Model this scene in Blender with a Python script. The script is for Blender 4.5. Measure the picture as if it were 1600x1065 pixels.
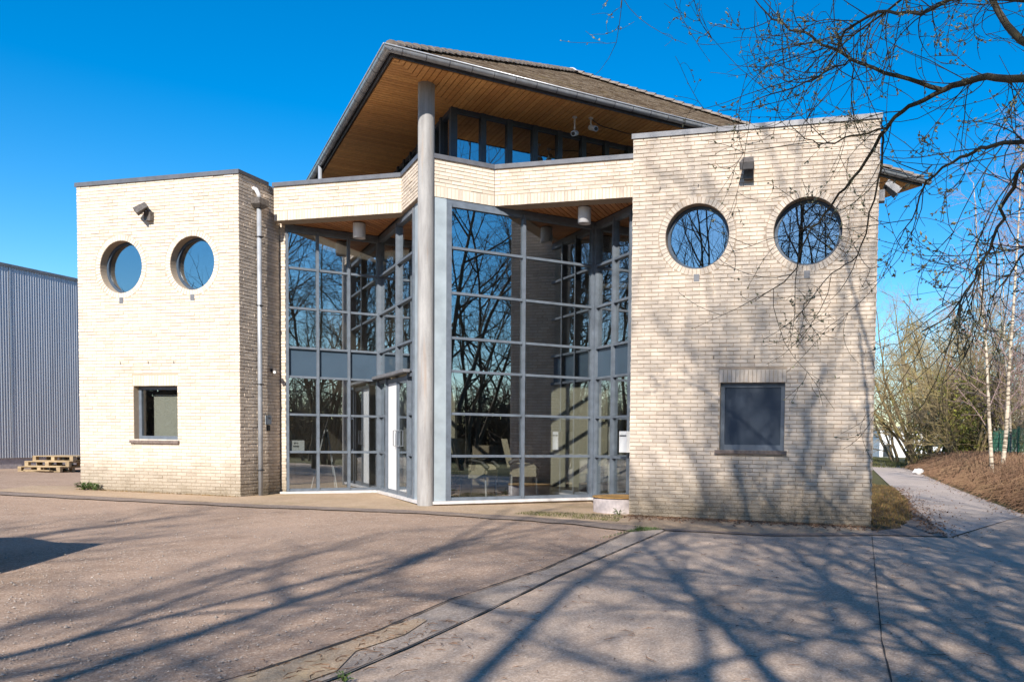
import bpy, bmesh, math, random
import numpy as np
from mathutils import Matrix, Vector

for o in list(bpy.data.objects):
    bpy.data.objects.remove(o)
SC = bpy.context.scene
COL = SC.collection
R = math.radians

# ------------------------------------------------------------------ camera
cam_d = bpy.data.cameras.new('camera')
cam = bpy.data.objects.new('camera', cam_d)
COL.objects.link(cam)
cam_d.sensor_width = 36.0
cam_d.lens = 1271.68 / 1600 * 36
cam_d.shift_x = (800 - 996.17) / 1600
cam_d.shift_y = (738.35 - 532.5) / 1600
cam_d.clip_start = 0.1
cam_d.clip_end = 2000
CAM_Z = 1.123
cam.matrix_world = (Matrix.Translation((0, 0, CAM_Z)) @ Matrix.Rotation(R(90) - .0402, 4, 'X')
                    @ Matrix.Rotation(.0128, 4, 'Z'))
SC.camera = cam

# ------------------------------------------------------------------ sky, sun, exposure
SUN_EL, SUN_AZ = R(33.5), R(7.0)          # azimuth measured from straight behind the camera, to the left
world = bpy.data.worlds.new('World')
SC.world = world
world.use_nodes = True
wn = world.node_tree
wn.nodes.clear()
w_out = wn.nodes.new('ShaderNodeOutputWorld')
w_bg = wn.nodes.new('ShaderNodeBackground')
w_hs = wn.nodes.new('ShaderNodeHueSaturation')
w_sky = wn.nodes.new('ShaderNodeTexSky')
w_sky.sky_type = 'NISHITA'
w_sky.sun_disc = False
w_sky.sun_elevation = SUN_EL
w_sky.sun_rotation = R(180) + SUN_AZ
w_sky.altitude = 100
w_sky.air_density = 1.0
w_sky.dust_density = 0.3
w_sky.ozone_density = 2.5
w_hs.inputs['Saturation'].default_value = 1.52
w_hs.inputs['Value'].default_value = 1.0
w_bg.inputs['Strength'].default_value = 0.105
wn.links.new(w_sky.outputs[0], w_hs.inputs['Color'])
wn.links.new(w_hs.outputs[0], w_bg.inputs['Color'])
wn.links.new(w_bg.outputs[0], w_out.inputs['Surface'])

sun_d = bpy.data.lights.new('sun', 'SUN')
sun_d.energy = 4.6
sun_d.angle = R(0.53)
sun_d.color = (1.0, 0.935, 0.85)
sun = bpy.data.objects.new('sun', sun_d)
COL.objects.link(sun)
SUNV = Vector((-math.sin(SUN_AZ) * math.cos(SUN_EL), -math.cos(SUN_AZ) * math.cos(SUN_EL), math.sin(SUN_EL)))
sun.rotation_euler = (-SUNV).to_track_quat('-Z', 'Y').to_euler()
sun.location = (0, -20, 30)

SC.view_settings.view_transform = 'Standard'
SC.view_settings.look = 'None'
SC.view_settings.gamma = 1
SC.view_settings.use_curve_mapping = False
SC.view_settings.exposure = 0.84
SC.render.engine = 'CYCLES'
SC.cycles.max_bounces = 10
SC.cycles.transparent_max_bounces = 12
SC.cycles.glossy_bounces = 5
SC.cycles.caustics_reflective = False
SC.cycles.caustics_refractive = False
SC.cycles.use_denoising = True


# ------------------------------------------------------------------ materials
class NT:
    def __init__(s, name):
        s.m = bpy.data.materials.new(name)
        s.m.use_nodes = True
        s.t = s.m.node_tree
        s.t.nodes.clear()
        s.out = s.t.nodes.new('ShaderNodeOutputMaterial')

    def n(s, typ, **kw):
        nd = s.t.nodes.new(typ)
        for k, v in kw.items():
            if k.startswith('i_'):
                nd.inputs[k[2:].replace('_', ' ')].default_value = v
            else:
                setattr(nd, k, v)
        return nd

    def l(s, a, b):
        s.t.links.new(a, b)

    def coord(s, kind='Object'):
        if kind == 'pos':
            return s.n('ShaderNodeNewGeometry').outputs['Position']
        return s.n('ShaderNodeTexCoord').outputs[kind]

    def noise(s, vec, scale, detail=4, rough=.55, dist=0):
        nd = s.n('ShaderNodeTexNoise')
        nd.inputs['Scale'].default_value = scale
        nd.inputs['Detail'].default_value = detail
        nd.inputs['Roughness'].default_value = rough
        nd.inputs['Distortion'].default_value = dist
        s.l(vec, nd.inputs['Vector'])
        return nd.outputs['Fac']

    def ramp(s, fac, stops, interp='LINEAR'):
        nd = s.n('ShaderNodeValToRGB')
        cr = nd.color_ramp
        cr.interpolation = interp
        while len(cr.elements) < len(stops):
            cr.elements.new(.5)
        for e, (p, c) in zip(cr.elements, stops):
            e.position = p
            e.color = (*c, 1) if len(c) == 3 else c
        s.l(fac, nd.inputs['Fac'])
        return nd.outputs['Color']

    def mix(s, a, b, fac, mode='MIX'):
        nd = s.n('ShaderNodeMix', data_type='RGBA', blend_type=mode)
        for i, v in ((6, a), (7, b)):
            if isinstance(v, tuple):
                nd.inputs[i].default_value = (*v, 1)
            else:
                s.l(v, nd.inputs[i])
        if isinstance(fac, (int, float)):
            nd.inputs[0].default_value = fac
        else:
            s.l(fac, nd.inputs[0])
        return nd.outputs[2]

    def math(s, op, a, b=None, clamp=False):
        nd = s.n('ShaderNodeMath', operation=op, use_clamp=clamp)
        for i, v in ((0, a), (1, b)):
            if v is None:
                continue
            if isinstance(v, (int, float)):
                nd.inputs[i].default_value = v
            else:
                s.l(v, nd.inputs[i])
        return nd.outputs[0]

    def attr(s, name):
        return s.n('ShaderNodeAttribute', attribute_name=name).outputs['Fac']

    def scale(s, vec, x, y, z):
        nd = s.n('ShaderNodeMapping')
        nd.inputs['Scale'].default_value = (x, y, z)
        s.l(vec, nd.inputs['Vector'])
        return nd.outputs[0]

    def sep(s, vec):
        nd = s.n('ShaderNodeSeparateXYZ')
        s.l(vec, nd.inputs[0])
        return nd.outputs

    def bsdf(s, color, rough=.6, metal=0.0, bump=None, bump_d=.002, spec=.5):
        b = s.n('ShaderNodeBsdfPrincipled')
        if isinstance(color, tuple):
            b.inputs['Base Color'].default_value = (*color, 1)
        else:
            s.l(color, b.inputs['Base Color'])
        if isinstance(rough, (int, float)):
            b.inputs['Roughness'].default_value = rough
        else:
            s.l(rough, b.inputs['Roughness'])
        b.inputs['Metallic'].default_value = metal
        b.inputs['Specular IOR Level'].default_value = spec
        if bump is not None:
            bp = s.n('ShaderNodeBump')
            bp.inputs['Distance'].default_value = bump_d
            bp.inputs['Strength'].default_value = 1
            s.l(bump, bp.inputs['Height'])
            s.l(bp.outputs[0], b.inputs['Normal'])
        s.l(b.outputs[0], s.out.inputs['Surface'])
        return s.m


def flat(name, c, rough=.5, metal=0.0, var=.12, sc=6.0, bump=0.0):
    t = NT(name)
    v = t.coord('pos')
    f = t.noise(v, sc, 5)
    dark = tuple(max(0, x * (1 - var * 1.6)) for x in c)
    lite = tuple(min(1, x * (1 + var)) for x in c)
    col = t.ramp(f, [(.3, dark), (.7, lite)])
    return t.bsdf(col, rough, metal, f if bump else None, bump)


def brick_mat(name, base, dirty, mort=False):
    t = NT(name)
    p = t.coord('pos')
    rnd = t.attr('rnd')
    big = t.noise(p, .55, 4, .6)
    mid = t.noise(p, 3.2, 5, .65)
    fine = t.noise(p, 60, 4, .7)
    tone = t.ramp(rnd, [(0, tuple(x * (.84 if dirty > .5 else .9) for x in base)), (.4, base), (1, tuple(min(1, x * 1.09) for x in base))])
    if mort:
        tone = t.ramp(mid, [(.3, tuple(x * .86 for x in base)), (.7, base)])
    # worn paint in patches, streaks running down and dirt splashed near the ground
    worn = t.math('MULTIPLY', t.ramp(t.noise(p, 1.1, 6, .7), [(.52, (0, 0, 0)), (.72, (1, 1, 1))]), t.ramp(fine, [(.35, (.1, .1, .1)), (.7, (1, 1, 1))]))
    col = t.mix(tone, tuple(x * y for x, y in zip(base, (.74, .66, .58))), t.math('MULTIPLY', worn, dirty))
    streak = t.ramp(t.noise(t.scale(p, 5, 5, .35), 1.0, 5, .6), [(.55, (0, 0, 0)), (.75, (1, 1, 1))])
    col = t.mix(col, (.36, .28, .2), t.math('MULTIPLY', streak, .30 * dirty))
    z = t.sep(p)[2]
    low = t.math('ADD', z, t.math('MULTIPLY', t.noise(p, 2.2, 5, .7), -.75))
    splash = t.ramp(t.math('MULTIPLY', t.math('ADD', low, .38), 1.15, True), [(0, (1, 1, 1)), (.42, (.55, .55, .55)), (.85, (0, 0, 0))])
    col = t.mix(col, (.17, .135, .085), t.math('MULTIPLY', splash, t.ramp(fine, [(.2, (.35, .35, .35)), (.7, (1, 1, 1))])))
    h = t.math('ADD', t.math('MULTIPLY', fine, .6), t.math('MULTIPLY', t.noise(p, 18, 4), .6))
    return t.bsdf(col, .88, 0, h, .004, .25)


M = {}
M['brick'] = brick_mat('cream_painted_brick', (.60, .51, .415), 1.0)
M['brick_left'] = brick_mat('pale_painted_brick', (.61, .53, .435), .6)
M['mortar'] = brick_mat('painted_mortar', (.43, .34, .255), .8, True)
M['mortar_left'] = brick_mat('pale_mortar', (.46, .37, .275), .5, True)
M['coping'] = flat('grey_metal_coping', (.14, .14, .15), .45, .3)
M['coping_light'] = flat('weathered_metal_coping', (.19, .19, .20), .5, .2)
M['frame'] = flat('grey_blue_frame', (.125, .148, .178), .42, 0, .14, 8)
M['frame_dark'] = flat('dark_blue_frame', (.05, .075, .11), .4, 0, .1, 8)
M['panel'] = flat('pale_grey_panel', (.32, .37, .40), .5, 0, .12, 3)
M['sill'] = flat('pale_stone_sill', (.58, .56, .55), .7, 0, .12, 9)
M['stone_sill'] = flat('brown_stone_sill', (.17, .13, .11), .7, 0, .25, 25)
M['spandrel'] = flat('blue_grey_spandrel', (.055, .085, .12), .25, 0, .06, 2)
M['shutter'] = flat('blue_grey_shutter', (.024, .040, .064), .6, 0, .1, 2)
M['white'] = flat('white_paint', (.76, .76, .75), .5, 0, .05, 4)
M['grey_lamp'] = flat('white_lamp_enamel', (.62, .62, .63), .4, 0, .06, 4)
M['zinc'] = flat('weathered_zinc', (.34, .355, .38), .32, .35, .15, 7)
M['zinc_dark'] = flat('dark_zinc', (.10, .10, .115), .5, .4, .2, 9)
M['black'] = flat('black_plastic', (.015, .015, .017), .5)
M['dark_metal'] = flat('bronze_grey_housing', (.13, .115, .105), .5, .2, .3, 30)
M['pipe'] = flat('grey_downpipe', (.34, .36, .39), .45, .2, .12, 5)
M['concrete_ring'] = flat('pinkish_concrete', (.46, .40, .38), .85, 0, .15, 12, .003)
M['rust'] = flat('ochre_lid', (.36, .20, .06), .9, 0, .3, 20, .003)
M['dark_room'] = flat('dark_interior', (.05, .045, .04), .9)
M['cream_wall'] = flat('cream_plaster', (.46, .42, .32), .9, 0, .05, 2)
M['brown_wall'] = flat('brown_plaster', (.34, .275, .20), .9, 0, .15, 3)
M['floor_in'] = flat('dark_tiles', (.10, .075, .065), .35, 0, .3, 6)
M['chair_cloth'] = flat('beige_upholstery', (.50, .43, .31), .9, 0, .1, 20)
M['chair_dark'] = flat('dark_armrest', (.03, .025, .02), .5)
M['leaf_in'] = flat('dark_houseplant', (.02, .035, .015), .6)
M['leaf'] = flat('weed_green', (.07, .12, .025), .7, 0, .4, 30)
M['pot'] = flat('orange_pot', (.40, .16, .05), .7)
M['white_bag'] = flat('white_plastic', (.78, .78, .78), .4)
M['car_paint'] = flat('dark_blue_car', (.02, .03, .06), .2, .3)
M['car_glass'] = flat('car_glass', (.03, .04, .05), .08)
M['rubber'] = flat('rubber', (.02, .02, .02), .8)
M['fence_green'] = flat('green_fence', (.02, .11, .07), .5)
M['far_white'] = flat('far_white_cladding', (.68, .69, .70), .6)
M['far_grey'] = flat('far_grey_roof', (.35, .36, .38), .6)

t = NT('roof_tile'); p = t.coord('pos'); rn = t.attr('rnd')
c = t.ramp(rn, [(0, (.105, .075, .052)), (.5, (.175, .132, .095)), (1, (.27, .22, .17))])
c = t.mix(c, (.22, .17, .07), t.ramp(t.noise(p, 1.6, 6, .75), [(.56, (0, 0, 0)), (.74, (.75, .75, .75))]))
c = t.mix(c, (.42, .40, .36), t.ramp(t.noise(p, 14, 3, .6), [(.66, (0, 0, 0)), (.74, (.8, .8, .8))]))
M['tile'] = t.bsdf(c, .9, 0, t.noise(p, 40, 4), .006, .2)

t = NT('ridge_tile'); p = t.coord('pos')
c = t.ramp(t.noise(p, 9, 6, .7), [(.3, (.11, .09, .075)), (.65, (.24, .205, .175))])
c = t.mix(c, (.5, .30, .04), t.ramp(t.noise(p, 1.9, 2, .5), [(.70, (0, 0, 0)), (.74, (1, 1, 1))]))
M['ridge'] = t.bsdf(c, .9, 0, t.noise(p, 40, 4), .004, .2)


def wood_mat(name, a, b, dark):
    t = NT(name)
    p = t.coord('pos')
    rn = t.attr('rnd')
    c = t.ramp(rn, [(0, a), (1, b)])
    g = t.noise(t.scale(p, 9, 9, 40), 1.0, 6, .65, 1.5)
    c = t.mix(c, tuple(x * .55 for x in a), t.ramp(g, [(.42, (0, 0, 0)), (.75, (.6, .6, .6))]))
    st = t.ramp(t.noise(p, .8, 5, .7), [(.5, (0, 0, 0)), (.75, (1, 1, 1))])
    c = t.mix(c, tuple(x * .45 for x in a), t.math('MULTIPLY', st, dark))
    return t.bsdf(c, .55, 0, g, .001, .35)


M['wood'] = wood_mat('cedar_plank', (.64, .31, .10), (.82, .44, .15), .3)
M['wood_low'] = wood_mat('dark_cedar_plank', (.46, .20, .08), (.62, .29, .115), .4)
M['pallet'] = wood_mat('pallet_wood', (.30, .22, .13), (.50, .38, .23), .3)
M['bench_wood'] = M['pallet']

# ---- glass: a reflective sun-control pane that still lets the room show
def glass_mat(name, base, tint):
    t = NT(name)
    lw = t.n('ShaderNodeLayerWeight', i_Blend=.5)
    fac = t.math('ADD', t.math('MULTIPLY', t.math('POWER', lw.outputs['Facing'], 3.5), .7), base, True)
    tr = t.n('ShaderNodeBsdfTransparent')
    tr.inputs[0].default_value = (*tint, 1)
    gl = t.n('ShaderNodeBsdfGlossy')
    gl.inputs['Roughness'].default_value = 0.0
    gl.inputs['Color'].default_value = (.93, .97, 1.0, 1)
    p = t.coord('pos')
    bp = t.n('ShaderNodeBump')
    bp.inputs['Strength'].default_value = .35
    bp.inputs['Distance'].default_value = .0012
    t.l(t.noise(p, 1.7, 2, .4), bp.inputs['Height'])
    t.l(bp.outputs[0], gl.inputs['Normal'])
    mx = t.n('ShaderNodeMixShader')
    t.l(fac, mx.inputs[0])
    t.l(tr.outputs[0], mx.inputs[1])
    t.l(gl.outputs[0], mx.inputs[2])
    t.l(mx.outputs[0], t.out.inputs['Surface'])
    return t.m


M['glass'] = glass_mat('sun_control_glass', .31, (.92, .94, .93))
M['glass_strong'] = glass_mat('mirror_glass', .36, (.55, .60, .62))

# ---- concrete column, ground surfaces
t = NT('stained_concrete'); p = t.coord('pos')
c = t.ramp(t.noise(t.scale(p, 6, 6, .8), 1.0, 6, .65), [(.3, (.22, .21, .205)), (.5, (.32, .31, .30)), (.72, (.43, .415, .40))])
c = t.mix(c, (.33, .20, .11), t.ramp(t.noise(t.scale(p, 9, 9, .5), 1.0, 4, .6), [(.6, (0, 0, 0)), (.78, (.55, .55, .55))]))
c = t.mix(c, (.22, .22, .21), t.ramp(t.noise(p, 38, 3, .6), [(.63, (0, 0, 0)), (.7, (.6, .6, .6))]))
M['column'] = t.bsdf(c, .85, 0, t.noise(p, 30, 4), .003, .3)


def ground_mat(name, c0, c1, c2, stone, wear, bump=.004, spk=.62):
    t = NT(name)
    p = t.coord('pos')
    big = t.noise(p, .35, 5, .62)
    mid = t.noise(p, 2.3, 6, .7)
    fine = t.noise(p, 90, 3, .7)
    vo = t.n('ShaderNodeTexVoronoi', i_Scale=75.0)
    t.l(p, vo.inputs['Vector'])
    c = t.ramp(t.math('ADD', t.math('MULTIPLY', big, .5), t.math('MULTIPLY', mid, .5)), [(.36, c0), (.5, c1), (.64, c2)])
    c = t.mix(c, t.ramp(vo.outputs['Color'], [(.2, tuple(x * .55 for x in c1)), (.55, c1), (.85, stone)]), .42)
    c = t.mix(c, tuple(x * .35 for x in c1), t.ramp(fine, [(.30, (.8, .8, .8)), (.45, (0, 0, 0))]))
    c = t.mix(c, stone, t.ramp(t.noise(p, 33, 2, .5), [(spk, (0, 0, 0)), (spk + .08, (.8, .8, .8))]))
    c = t.mix(c, wear, t.ramp(t.noise(p, .9, 6, .72), [(.54, (0, 0, 0)), (.70, (.75, .75, .75))]))
    c = t.mix(c, tuple(x * .45 for x in c1), t.ramp(t.noise(p, 5.5, 5, .75), [(.62, (0, 0, 0)), (.72, (.6, .6, .6))]))
    c = t.mix(c, c2, t.ramp(t.noise(t.scale(p, .5, .16, 1), 1.0, 5, .65, .6), [(.5, (0, 0, 0)), (.7, (.6, .6, .6))]))
    h = t.math('ADD', t.math('MULTIPLY', vo.outputs['Distance'], .8), t.math('MULTIPLY', fine, .7))
    return t.bsdf(c, .92, 0, h, bump, .2)


M['asphalt'] = ground_mat('reddish_gravel_asphalt', (.26, .178, .122), (.355, .245, .175), (.43, .305, .225), (.60, .48, .38), (.25, .17, .12))
M['strip'] = ground_mat('tan_gravel_strip', (.33, .23, .145), (.43, .305, .20), (.50, .37, .25), (.55, .46, .35), (.28, .22, .12))
M['concrete'] = ground_mat('washed_concrete_slab', (.35, .258, .19), (.445, .338, .26), (.53, .418, .33), (.62, .52, .43), (.30, .225, .168), .003, .66)
M['channel'] = ground_mat('pale_concrete_channel', (.27, .215, .17), (.36, .29, .235), (.43, .355, .295), (.55, .48, .42), (.20, .15, .11), .003, .68)
M['tar'] = ground_mat('dark_tar_band', (.16, .12, .10), (.225, .175, .145), (.30, .24, .195), (.42, .35, .29), (.26, .19, .135))
M['path'] = ground_mat('pale_tarmac_path', (.36, .295, .25), (.45, .375, .325), (.52, .44, .385), (.58, .5, .44), (.30, .25, .20), .003, .66)
M['repair'] = ground_mat('pale_repair_concrete', (.43, .345, .275), (.52, .425, .35), (.58, .48, .40), (.64, .55, .47), (.38, .31, .25), .003, .66)
M['crack'] = flat('dark_joint', (.045, .035, .028), .95)
M['soil'] = ground_mat('leaf_litter_soil', (.09, .055, .03), (.15, .09, .05), (.21, .135, .07), (.30, .22, .12), (.10, .09, .03), .02)
M['verge'] = ground_mat('rough_grass_ground', (.07, .075, .025), (.11, .105, .04), (.16, .14, .06), (.22, .19, .09), (.14, .10, .05), .02)
M['stones'] = flat('loose_stones', (.34, .29, .25), .9, 0, .4, 60)
M['litter'] = flat('dry_litter', (.20, .11, .06), .9, 0, .5, 20)
M['drygrass'] = flat('rusty_dry_grass', (.22, .14, .05), .9, 0, .45, 3)
M['greengrass'] = flat('mossy_grass', (.11, .11, .03), .9, 0, .5, 3)


def bark_mat(name, a, b, lichen, la=.5):
    t = NT(name)
    p = t.coord('pos')
    c = t.ramp(t.noise(p, 7, 6, .7), [(.3, a), (.7, b)])
    c = t.mix(c, lichen, t.ramp(t.noise(p, 1.3, 5, .7), [(.5, (0, 0, 0)), (.7, (la, la, la))]))
    return t.bsdf(c, .9, 0, None, 0, .2)


M['bark'] = bark_mat('grey_brown_bark', (.045, .035, .027), (.12, .095, .07), (.11, .10, .045), .5)
M['twig'] = bark_mat('brown_twig', (.055, .04, .028), (.12, .088, .06), (.12, .105, .05), .3)
M['willow_bark'] = bark_mat('willow_bark', (.04, .033, .024), (.11, .09, .06), (.12, .10, .035), .6)
M['bud'] = flat('silver_green_bud', (.34, .32, .18), .8, 0, .4, 40)
M['lichen_bark'] = bark_mat('lichen_bark', (.11, .085, .05), (.24, .18, .10), (.30, .26, .06), .8)
M['lichen_twig'] = bark_mat('yellowish_twig', (.26, .195, .10), (.44, .34, .17), (.46, .38, .10), .6)
M['grey_twig'] = bark_mat('grey_twig', (.26, .21, .15), (.42, .345, .24), (.38, .33, .16), .4)
M['purple_twig'] = bark_mat('purple_birch_twig', (.26, .175, .165), (.40, .29, .27), (.3, .23, .2), .3)
M['bramble'] = bark_mat('rusty_bramble', (.15, .085, .055), (.28, .17, .105), (.34, .26, .14), .5)
M['ivy'] = flat('yellow_green_leaf', (.24, .24, .04), .7, 0, .5, 5)
t = NT('birch_bark'); p = t.coord('pos')
c = t.ramp(t.noise(t.scale(p, 3, 3, 14), 1.0, 4, .6), [(.40, (.10, .075, .05)), (.50, (.50, .42, .32)), (.8, (.62, .55, .44))])
M['birch'] = t.bsdf(c, .8)

t = NT('galvanised_sheet'); p = t.coord('pos')
c = t.ramp(t.noise(t.scale(p, 12, 12, .4), 1.0, 3), [(.3, (.42, .44, .48)), (.7, (.56, .58, .62))])
M['sheet'] = t.bsdf(c, .42, .35, None, 0, .5)


# ------------------------------------------------------------------ mesh builder
class MB:
    def __init__(s):
        s.v = []; s.f = []; s.r = []; s.n = 0; s.cur = .5

    def add(s, verts, faces, rnd=None):
        b = s.n
        s.v.append(np.asarray(verts, float).reshape(-1, 3))
        s.n += len(verts)
        for f in faces:
            s.f.append(tuple(b + i for i in f))
        s.r += [s.cur if rnd is None else rnd] * len(faces)

    def hexa(s, o, a, b, c, rnd=None):
        o, a, b, c = (np.array(x, float) for x in (o, a, b, c))
        vs = [o, o + a, o + a + b, o + b, o + c, o + a + c, o + a + b + c, o + b + c]
        s.add(vs, [(0, 3, 2, 1), (4, 5, 6, 7), (0, 1, 5, 4), (1, 2, 6, 5), (2, 3, 7, 6), (3, 0, 4, 7)], rnd)

    def box(s, x0, y0, z0, x1, y1, z1, rnd=None):
        s.hexa((x0, y0, z0), (x1 - x0, 0, 0), (0, y1 - y0, 0), (0, 0, z1 - z0), rnd)

    def tube(s, pts, rad, n=6, cap=True, rnd=None):
        P = np.asarray(pts, float)
        k = len(P)
        rad = np.broadcast_to(np.asarray(rad, float), (k,))
        T = np.gradient(P, axis=0)
        T /= np.linalg.norm(T, axis=1)[:, None] + 1e-9
        m = T.mean(0)
        ref = np.array((1., 0, 0)) if abs(m[0]) < abs(m[2]) or abs(m[0]) < .5 else np.array((0, 0, 1.))
        A = np.cross(T, ref); A /= np.linalg.norm(A, axis=1)[:, None] + 1e-9
        B = np.cross(T, A)
        th = np.arange(n) * 2 * math.pi / n
        V = P[:, None] + rad[:, None, None] * (np.cos(th)[None, :, None] * A[:, None] + np.sin(th)[None, :, None] * B[:, None])
        F = []
        for i in range(k - 1):
            for j in range(n):
                j2 = (j + 1) % n
                F.append((i * n + j, i * n + j2, (i + 1) * n + j2, (i + 1) * n + j))
        if cap:
            F.append(tuple(range(n))[::-1])
            F.append(tuple((k - 1) * n + j for j in range(n)))
        s.add(V.reshape(-1, 3), F, rnd)

    def lathe(s, o, prof, n=20, ang0=0.0, ang1=2 * math.pi, rnd=None):
        o = np.array(o, float)
        full = abs(ang1 - ang0 - 2 * math.pi) < 1e-6
        m = n if full else n + 1
        th = ang0 + (ang1 - ang0) * np.arange(m) / n
        vs = []
        for r_, z in prof:
            for a in th:
                vs.append(o + (r_ * math.cos(a), r_ * math.sin(a), z))
        F = []
        for i in range(len(prof) - 1):
            for j in range(n):
                j2 = (j + 1) % m
                F.append((i * m + j, i * m + j2, (i + 1) * m + j2, (i + 1) * m + j))
        s.add(vs, F, rnd)

    def mesh(s, name, mat, smooth=False):
        me = bpy.data.meshes.new(name)
        if s.n:
            V = np.concatenate(s.v)
            me.vertices.add(len(V))
            me.vertices.foreach_set('co', V.ravel().astype(np.float32))
            ln = np.array([len(f) for f in s.f], np.int32)
            idx = np.fromiter((i for f in s.f for i in f), np.int32, int(ln.sum()))
            me.loops.add(len(idx))
            me.loops.foreach_set('vertex_index', idx)
            me.polygons.add(len(ln))
            me.polygons.foreach_set('loop_start', np.concatenate(([0], np.cumsum(ln)[:-1])).astype(np.int32))
            a = me.attributes.new('rnd', 'FLOAT', 'FACE')
            a.data.foreach_set('value', np.array(s.r, np.float32))
            me.update(calc_edges=True)
            me.polygons.foreach_set('use_smooth', np.full(len(ln), bool(smooth)))
        me.materials.append(mat)
        return me

    def build(s, name, mat, parent=None, smooth=False):
        return link(name, s.mesh(name, mat, smooth), parent)


def link(name, data, parent=None):
    o = bpy.data.objects.new(name, data)
    COL.objects.link(o)
    if parent is not None:
        o.parent = parent
    return o


def tag(o, label=None, cat=None, group=None, kind=None):
    if label: o['label'] = label
    if cat: o['category'] = cat
    if group: o['group'] = group
    if kind: o['kind'] = kind
    return o


def thing(name, label, cat, loc=(0, 0, 0), rz=0, group=None):
    o = link(name, None)
    o.location = loc
    o.rotation_euler = (0, 0, rz)
    return tag(o, label, cat, group)


def copy_tree(o, parent=None):
    c = o.copy()
    COL.objects.link(c)
    c.parent = parent
    for ch in [x for x in bpy.data.objects if x.parent == o]:
        copy_tree(ch, c)
    return c


class Fr:
    """upright local frame: u along a wall (left to right seen from outside), d outward, z up"""
    def __init__(s, o, deg):
        s.o = np.array(o, float)[:2]
        a = R(deg)
        s.deg = deg
        s.e = np.array((math.cos(a), math.sin(a)))
        s.nn = np.array((math.sin(a), -math.cos(a)))
        s.E = np.array((*s.e, 0)); s.N = np.array((*s.nn, 0)); s.Z = np.array((0, 0, 1.))

    def p(s, u, d, z):
        q = s.o + s.e * u + s.nn * d
        return np.array((q[0], q[1], z))

    def box(s, mb, u0, u1, d0, d1, z0, z1, rnd=None):
        # faces outward
        mb.hexa(s.p(u0, d1, z0), s.E * (u1 - u0), -s.N * (d1 - d0), s.Z * (z1 - z0), rnd)


M['blind'] = flat('pale_blind', (.74, .71, .60), .9, 0, .04, 2)
rng = random.Random(7)


def gz(x, y=0):
    return -.075 - .0105 * (x + 3.7)


# ------------------------------------------------------------------ ground
def sheet(name, poly, lift, mat, label=None, jag=0):
    if jag:
        jr = random.Random(len(poly) * 31 + len(name))
        out = []
        for (x0, y0), (x1, y1) in zip(poly, poly[1:] + poly[:1]):
            n = max(1, int(math.hypot(x1 - x0, y1 - y0) / .22))
            for k in range(n):
                out.append((x0 + (x1 - x0) * k / n + jr.gauss(0, jag), y0 + (y1 - y0) * k / n + jr.gauss(0, jag)))
        poly = out
    bm = bmesh.new()
    vs = [bm.verts.new((x, y, gz(x) + lift)) for x, y in poly]
    f = bm.faces.new(vs)
    if f.normal.z < 0:
        f.normal_flip()
    bmesh.ops.triangulate(bm, faces=[f])
    me = bpy.data.meshes.new(name)
    bm.to_mesh(me); bm.free()
    me.materials.append(mat)
    o = link(name, me)
    tag(o, label, None, None, 'structure')
    return o


sheet('ground', [(-700, -700), (700, -700), (700, 900), (-700, 900)], -.03, M['verge'], 'rough ground of soil and short grass')
sheet('asphalt_yard', [(-60, -30), (-4.2, -30), (-3.0, 2.0), (-1.95, 4.13), (-1.62, 5.08), (-1.41, 6.07), (-.87, 7.67), (-.09, 10.97), (.25, 11.45), (.1, 14.4), (-3, 20), (-14, 34), (-60, 45)], -.012, M['asphalt'], 'reddish gravelly asphalt yard')
sheet('concrete_apron', [(-3.6, -30), (9, -30), (8.2, 6), (7.36, 15.4), (4.42, 11.3), (4.3, 11.2), (3.33, 11.35), (1.8, 10.98), (.4, 11.22), (-.71, 7.26), (-1.06, 5.72), (-1.32, 4.71), (-1.52, 4.06), (-2.6, 1.5)], -.008, M['concrete'], 'pale washed concrete apron')
sheet('drain_channel', [(-3.4, 1.3), (-2.6, 1.5), (-1.52, 4.06), (-1.32, 4.71), (-1.06, 5.72), (-.71, 7.26), (.4, 11.22), (.31, 11.5), (-.09, 10.97), (-.87, 7.67), (-1.41, 6.07), (-1.62, 5.08), (-1.95, 4.13), (-3.0, 2.0)], -.004, M['channel'], 'cracked concrete drain channel between asphalt and slabs')
sheet('gravel_strip', [(-12.6, 16.9), (-12.2, 15.3), (-6.92, 13.86), (-3.63, 13.34), (-.93, 12.4), (.28, 11.42), (1.79, 11.06), (3.33, 11.5), (3.7, 12.6), (.1, 16), (-5.5, 17.6)], 0, M['strip'], 'tan gravel strip along the building')
sheet('tar_band', [(-11.9, 15.15), (-6.92, 13.82), (-3.63, 13.32), (-.93, 12.35), (.05, 11.62), (.31, 11.36), (-.05, 11.0), (-.9, 11.75), (-3.4, 12.82), (-6.6, 13.3), (-11.5, 14.5)], .004, M['tar'], 'narrow dark tar band in front of the building', .025)
sheet('tar_patch', [(.38, 11.40), (1.79, 11.10), (3.33, 11.53), (3.5, 12.1), (3.95, 12.4), (4.75, 14.2), (5.5, 16.6), (6.2, 18.6), (5.3, 15.2), (4.34, 11.26), (3.33, 11.2), (1.8, 10.86), (.42, 11.2)], .004, M['tar'], 'dark tarred edge around the right block', .015)
sheet('path', [(4.3, 11.2), (7.36, 15.4), (9.45, 23.8), (13.9, 40.7), (23.2, 78.6), (24, 130), (19.5, 130), (18.8, 78), (13.2, 46), (7.75, 24.8), (6.15, 18.5)], -.006, M['path'], 'pale tarmac path running back beside the building')


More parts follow.
